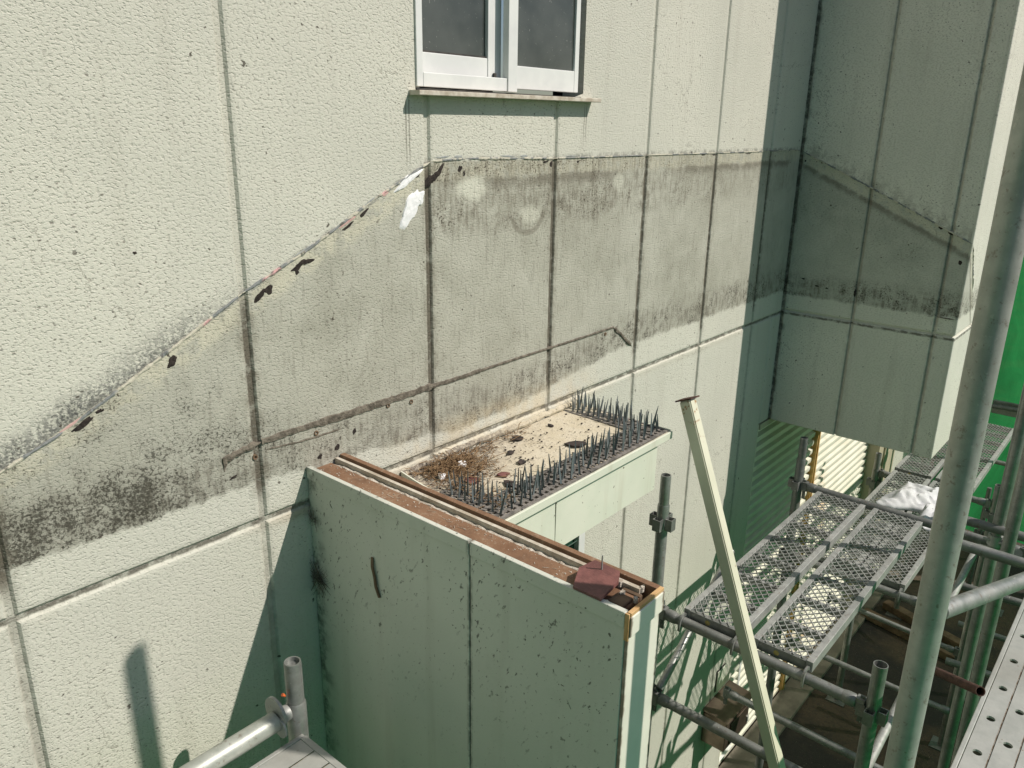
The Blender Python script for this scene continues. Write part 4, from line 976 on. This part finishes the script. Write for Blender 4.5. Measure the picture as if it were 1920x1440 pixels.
t = thing('swivel_coupler', 'small bolted coupler on the grey pole right of the big pole', 'coupler', (3.88, -1.315, -1.78))
obj('clamp', tube(B(), [(3.88, -1.315, -1.785), (3.88, -1.315, -1.735)], 0.031, 16), 'galv_light', t, True)
obj('bolt', tube(B(), [(3.86, -1.270, -1.76), (3.86, -1.375, -1.76)], 0.007, 8), 'galv_light', t)
obj('jaw', box(B(), (3.85, -1.385, -1.782), (3.90, -1.347, -1.738), 0.006), 'galv', t)
ledger('dark pipe clamped to the coupler pole', (3.86, -1.10, -1.70), (3.86, -1.9, -1.70), 'galv_dark', r=0.0213, ends=False)
ledger('rusty pipe below the coupler on the right edge', (4.6, -1.1, -2.42), (4.6, -1.9, -2.38), 'galv_dark', r=0.0213, ends=False)
bm = box(B(), (8.66, -1.35, -2.63), (8.70, -0.55, -2.50), 0.004); single('toe_board', bm, 'galv', 'flat grey board crossing in front of the green net', 'board')
pole('pale thin pole standing right against the green net', 8.9, -0.80, -1.0, spigot=0.0, mat='galv_light')
pole('dark far pole at the right of the net', 7.9, -1.02, -0.9, spigot=0.0, mat='galv_dark')
ledger('slanting far brace before the net', (7.0, -0.98, -3.5), (8.6, -0.80, -2.0), 'galv_dark', r=0.017, ends=False, group='braces')
ledger('pipe stacked low between the right poles', (4.9, -1.1, -3.1), (4.9, -1.8, -3.05), r=0.0213, ends=False)
ledger('second pipe stacked low between the right poles', (5.9, -1.0, -3.4), (5.9, -1.8, -3.38), r=0.0213, ends=False)
# timbers lying on the ground
for k, (x, y, a, L, lab) in enumerate(((6.9, -0.55, 1.35, 0.9, 'long brown timber on the ground below the lower deck'), (7.15, -0.6, 1.25, 0.8, 'brown timber farther from the lower deck edge'), (5.1, -1.0, 0.2, 0.7, 'grey brown offcut on the ground right of the thin pipes'))):
    d = Vector((math.cos(a), math.sin(a), 0))*L/2; bm = bar(B(), Vector((x, y, GZ+0.04))-d, Vector((x, y, GZ+0.04))+d, 0.09, 0.07, up=(0, 0, 1))
    bmesh.ops.bevel(bm, geom=list(bm.edges), offset=0.005, segments=1, affect='EDGES'); single('timber', bm, 'timber', lab, 'timber', 'timbers on the ground')

# green scaffold nets
def net(label, p0, p1, z0, z1):
    bm = B(); p0, p1 = Vector(p0), Vector(p1); L = (p1-p0).length; d = (p1-p0)/L; nrm = Vector((-d.y, d.x)); n = int(L/0.09); mz = int((z1-z0)/0.15); G = []
    for i in range(n+1):
        row = []
        for j in range(mz+1):
            s = i/n*L; z = z0+(z1-z0)*j/mz; sag = 0.03*math.sin(s*7.5+3*mathutils.noise.noise(Vector((s*0.8, z*0.6, 9))))+0.07*mathutils.noise.noise(Vector((s*1.6, z*0.5, 3)))+0.03*mathutils.noise.noise(Vector((s*5, z*2.5, 7)))
            q = p0+d*s+nrm*sag; row.append(bm.verts.new((q.x, q.y, z)))
        G.append(row)
    for i in range(n):
        for j in range(mz): bm.faces.new((G[i][j], G[i+1][j], G[i+1][j+1], G[i][j+1]))
    t = thing('scaffold_net', label, 'net', (p0.x, p0.y, z0), 'green scaffold nets')
    obj('net_sheet', bm, 'net', t, True)
    for z in (z0+0.05, z1):
        obj('edge_rope', tube(B(), [(p0.x, p0.y, z), (p1.x, p1.y, z)], 0.006, 8), 'galv_dark', t)
net('green net closing the far end of the scaffold', (9.45, 0.0), (9.45, -2.75), GZ+0.05, 2.6)
net('green net along the outer foot of the scaffold', (-3.0, -2.70), (9.3, -2.70), GZ+0.05, -0.98)
net('added out-of-view green net at the near left end, bouncing green light', (-2.5, 0.0), (-2.5, -2.65), GZ+0.05, 2.6)  # unseen net, added to bounce green light onto the shaded faces
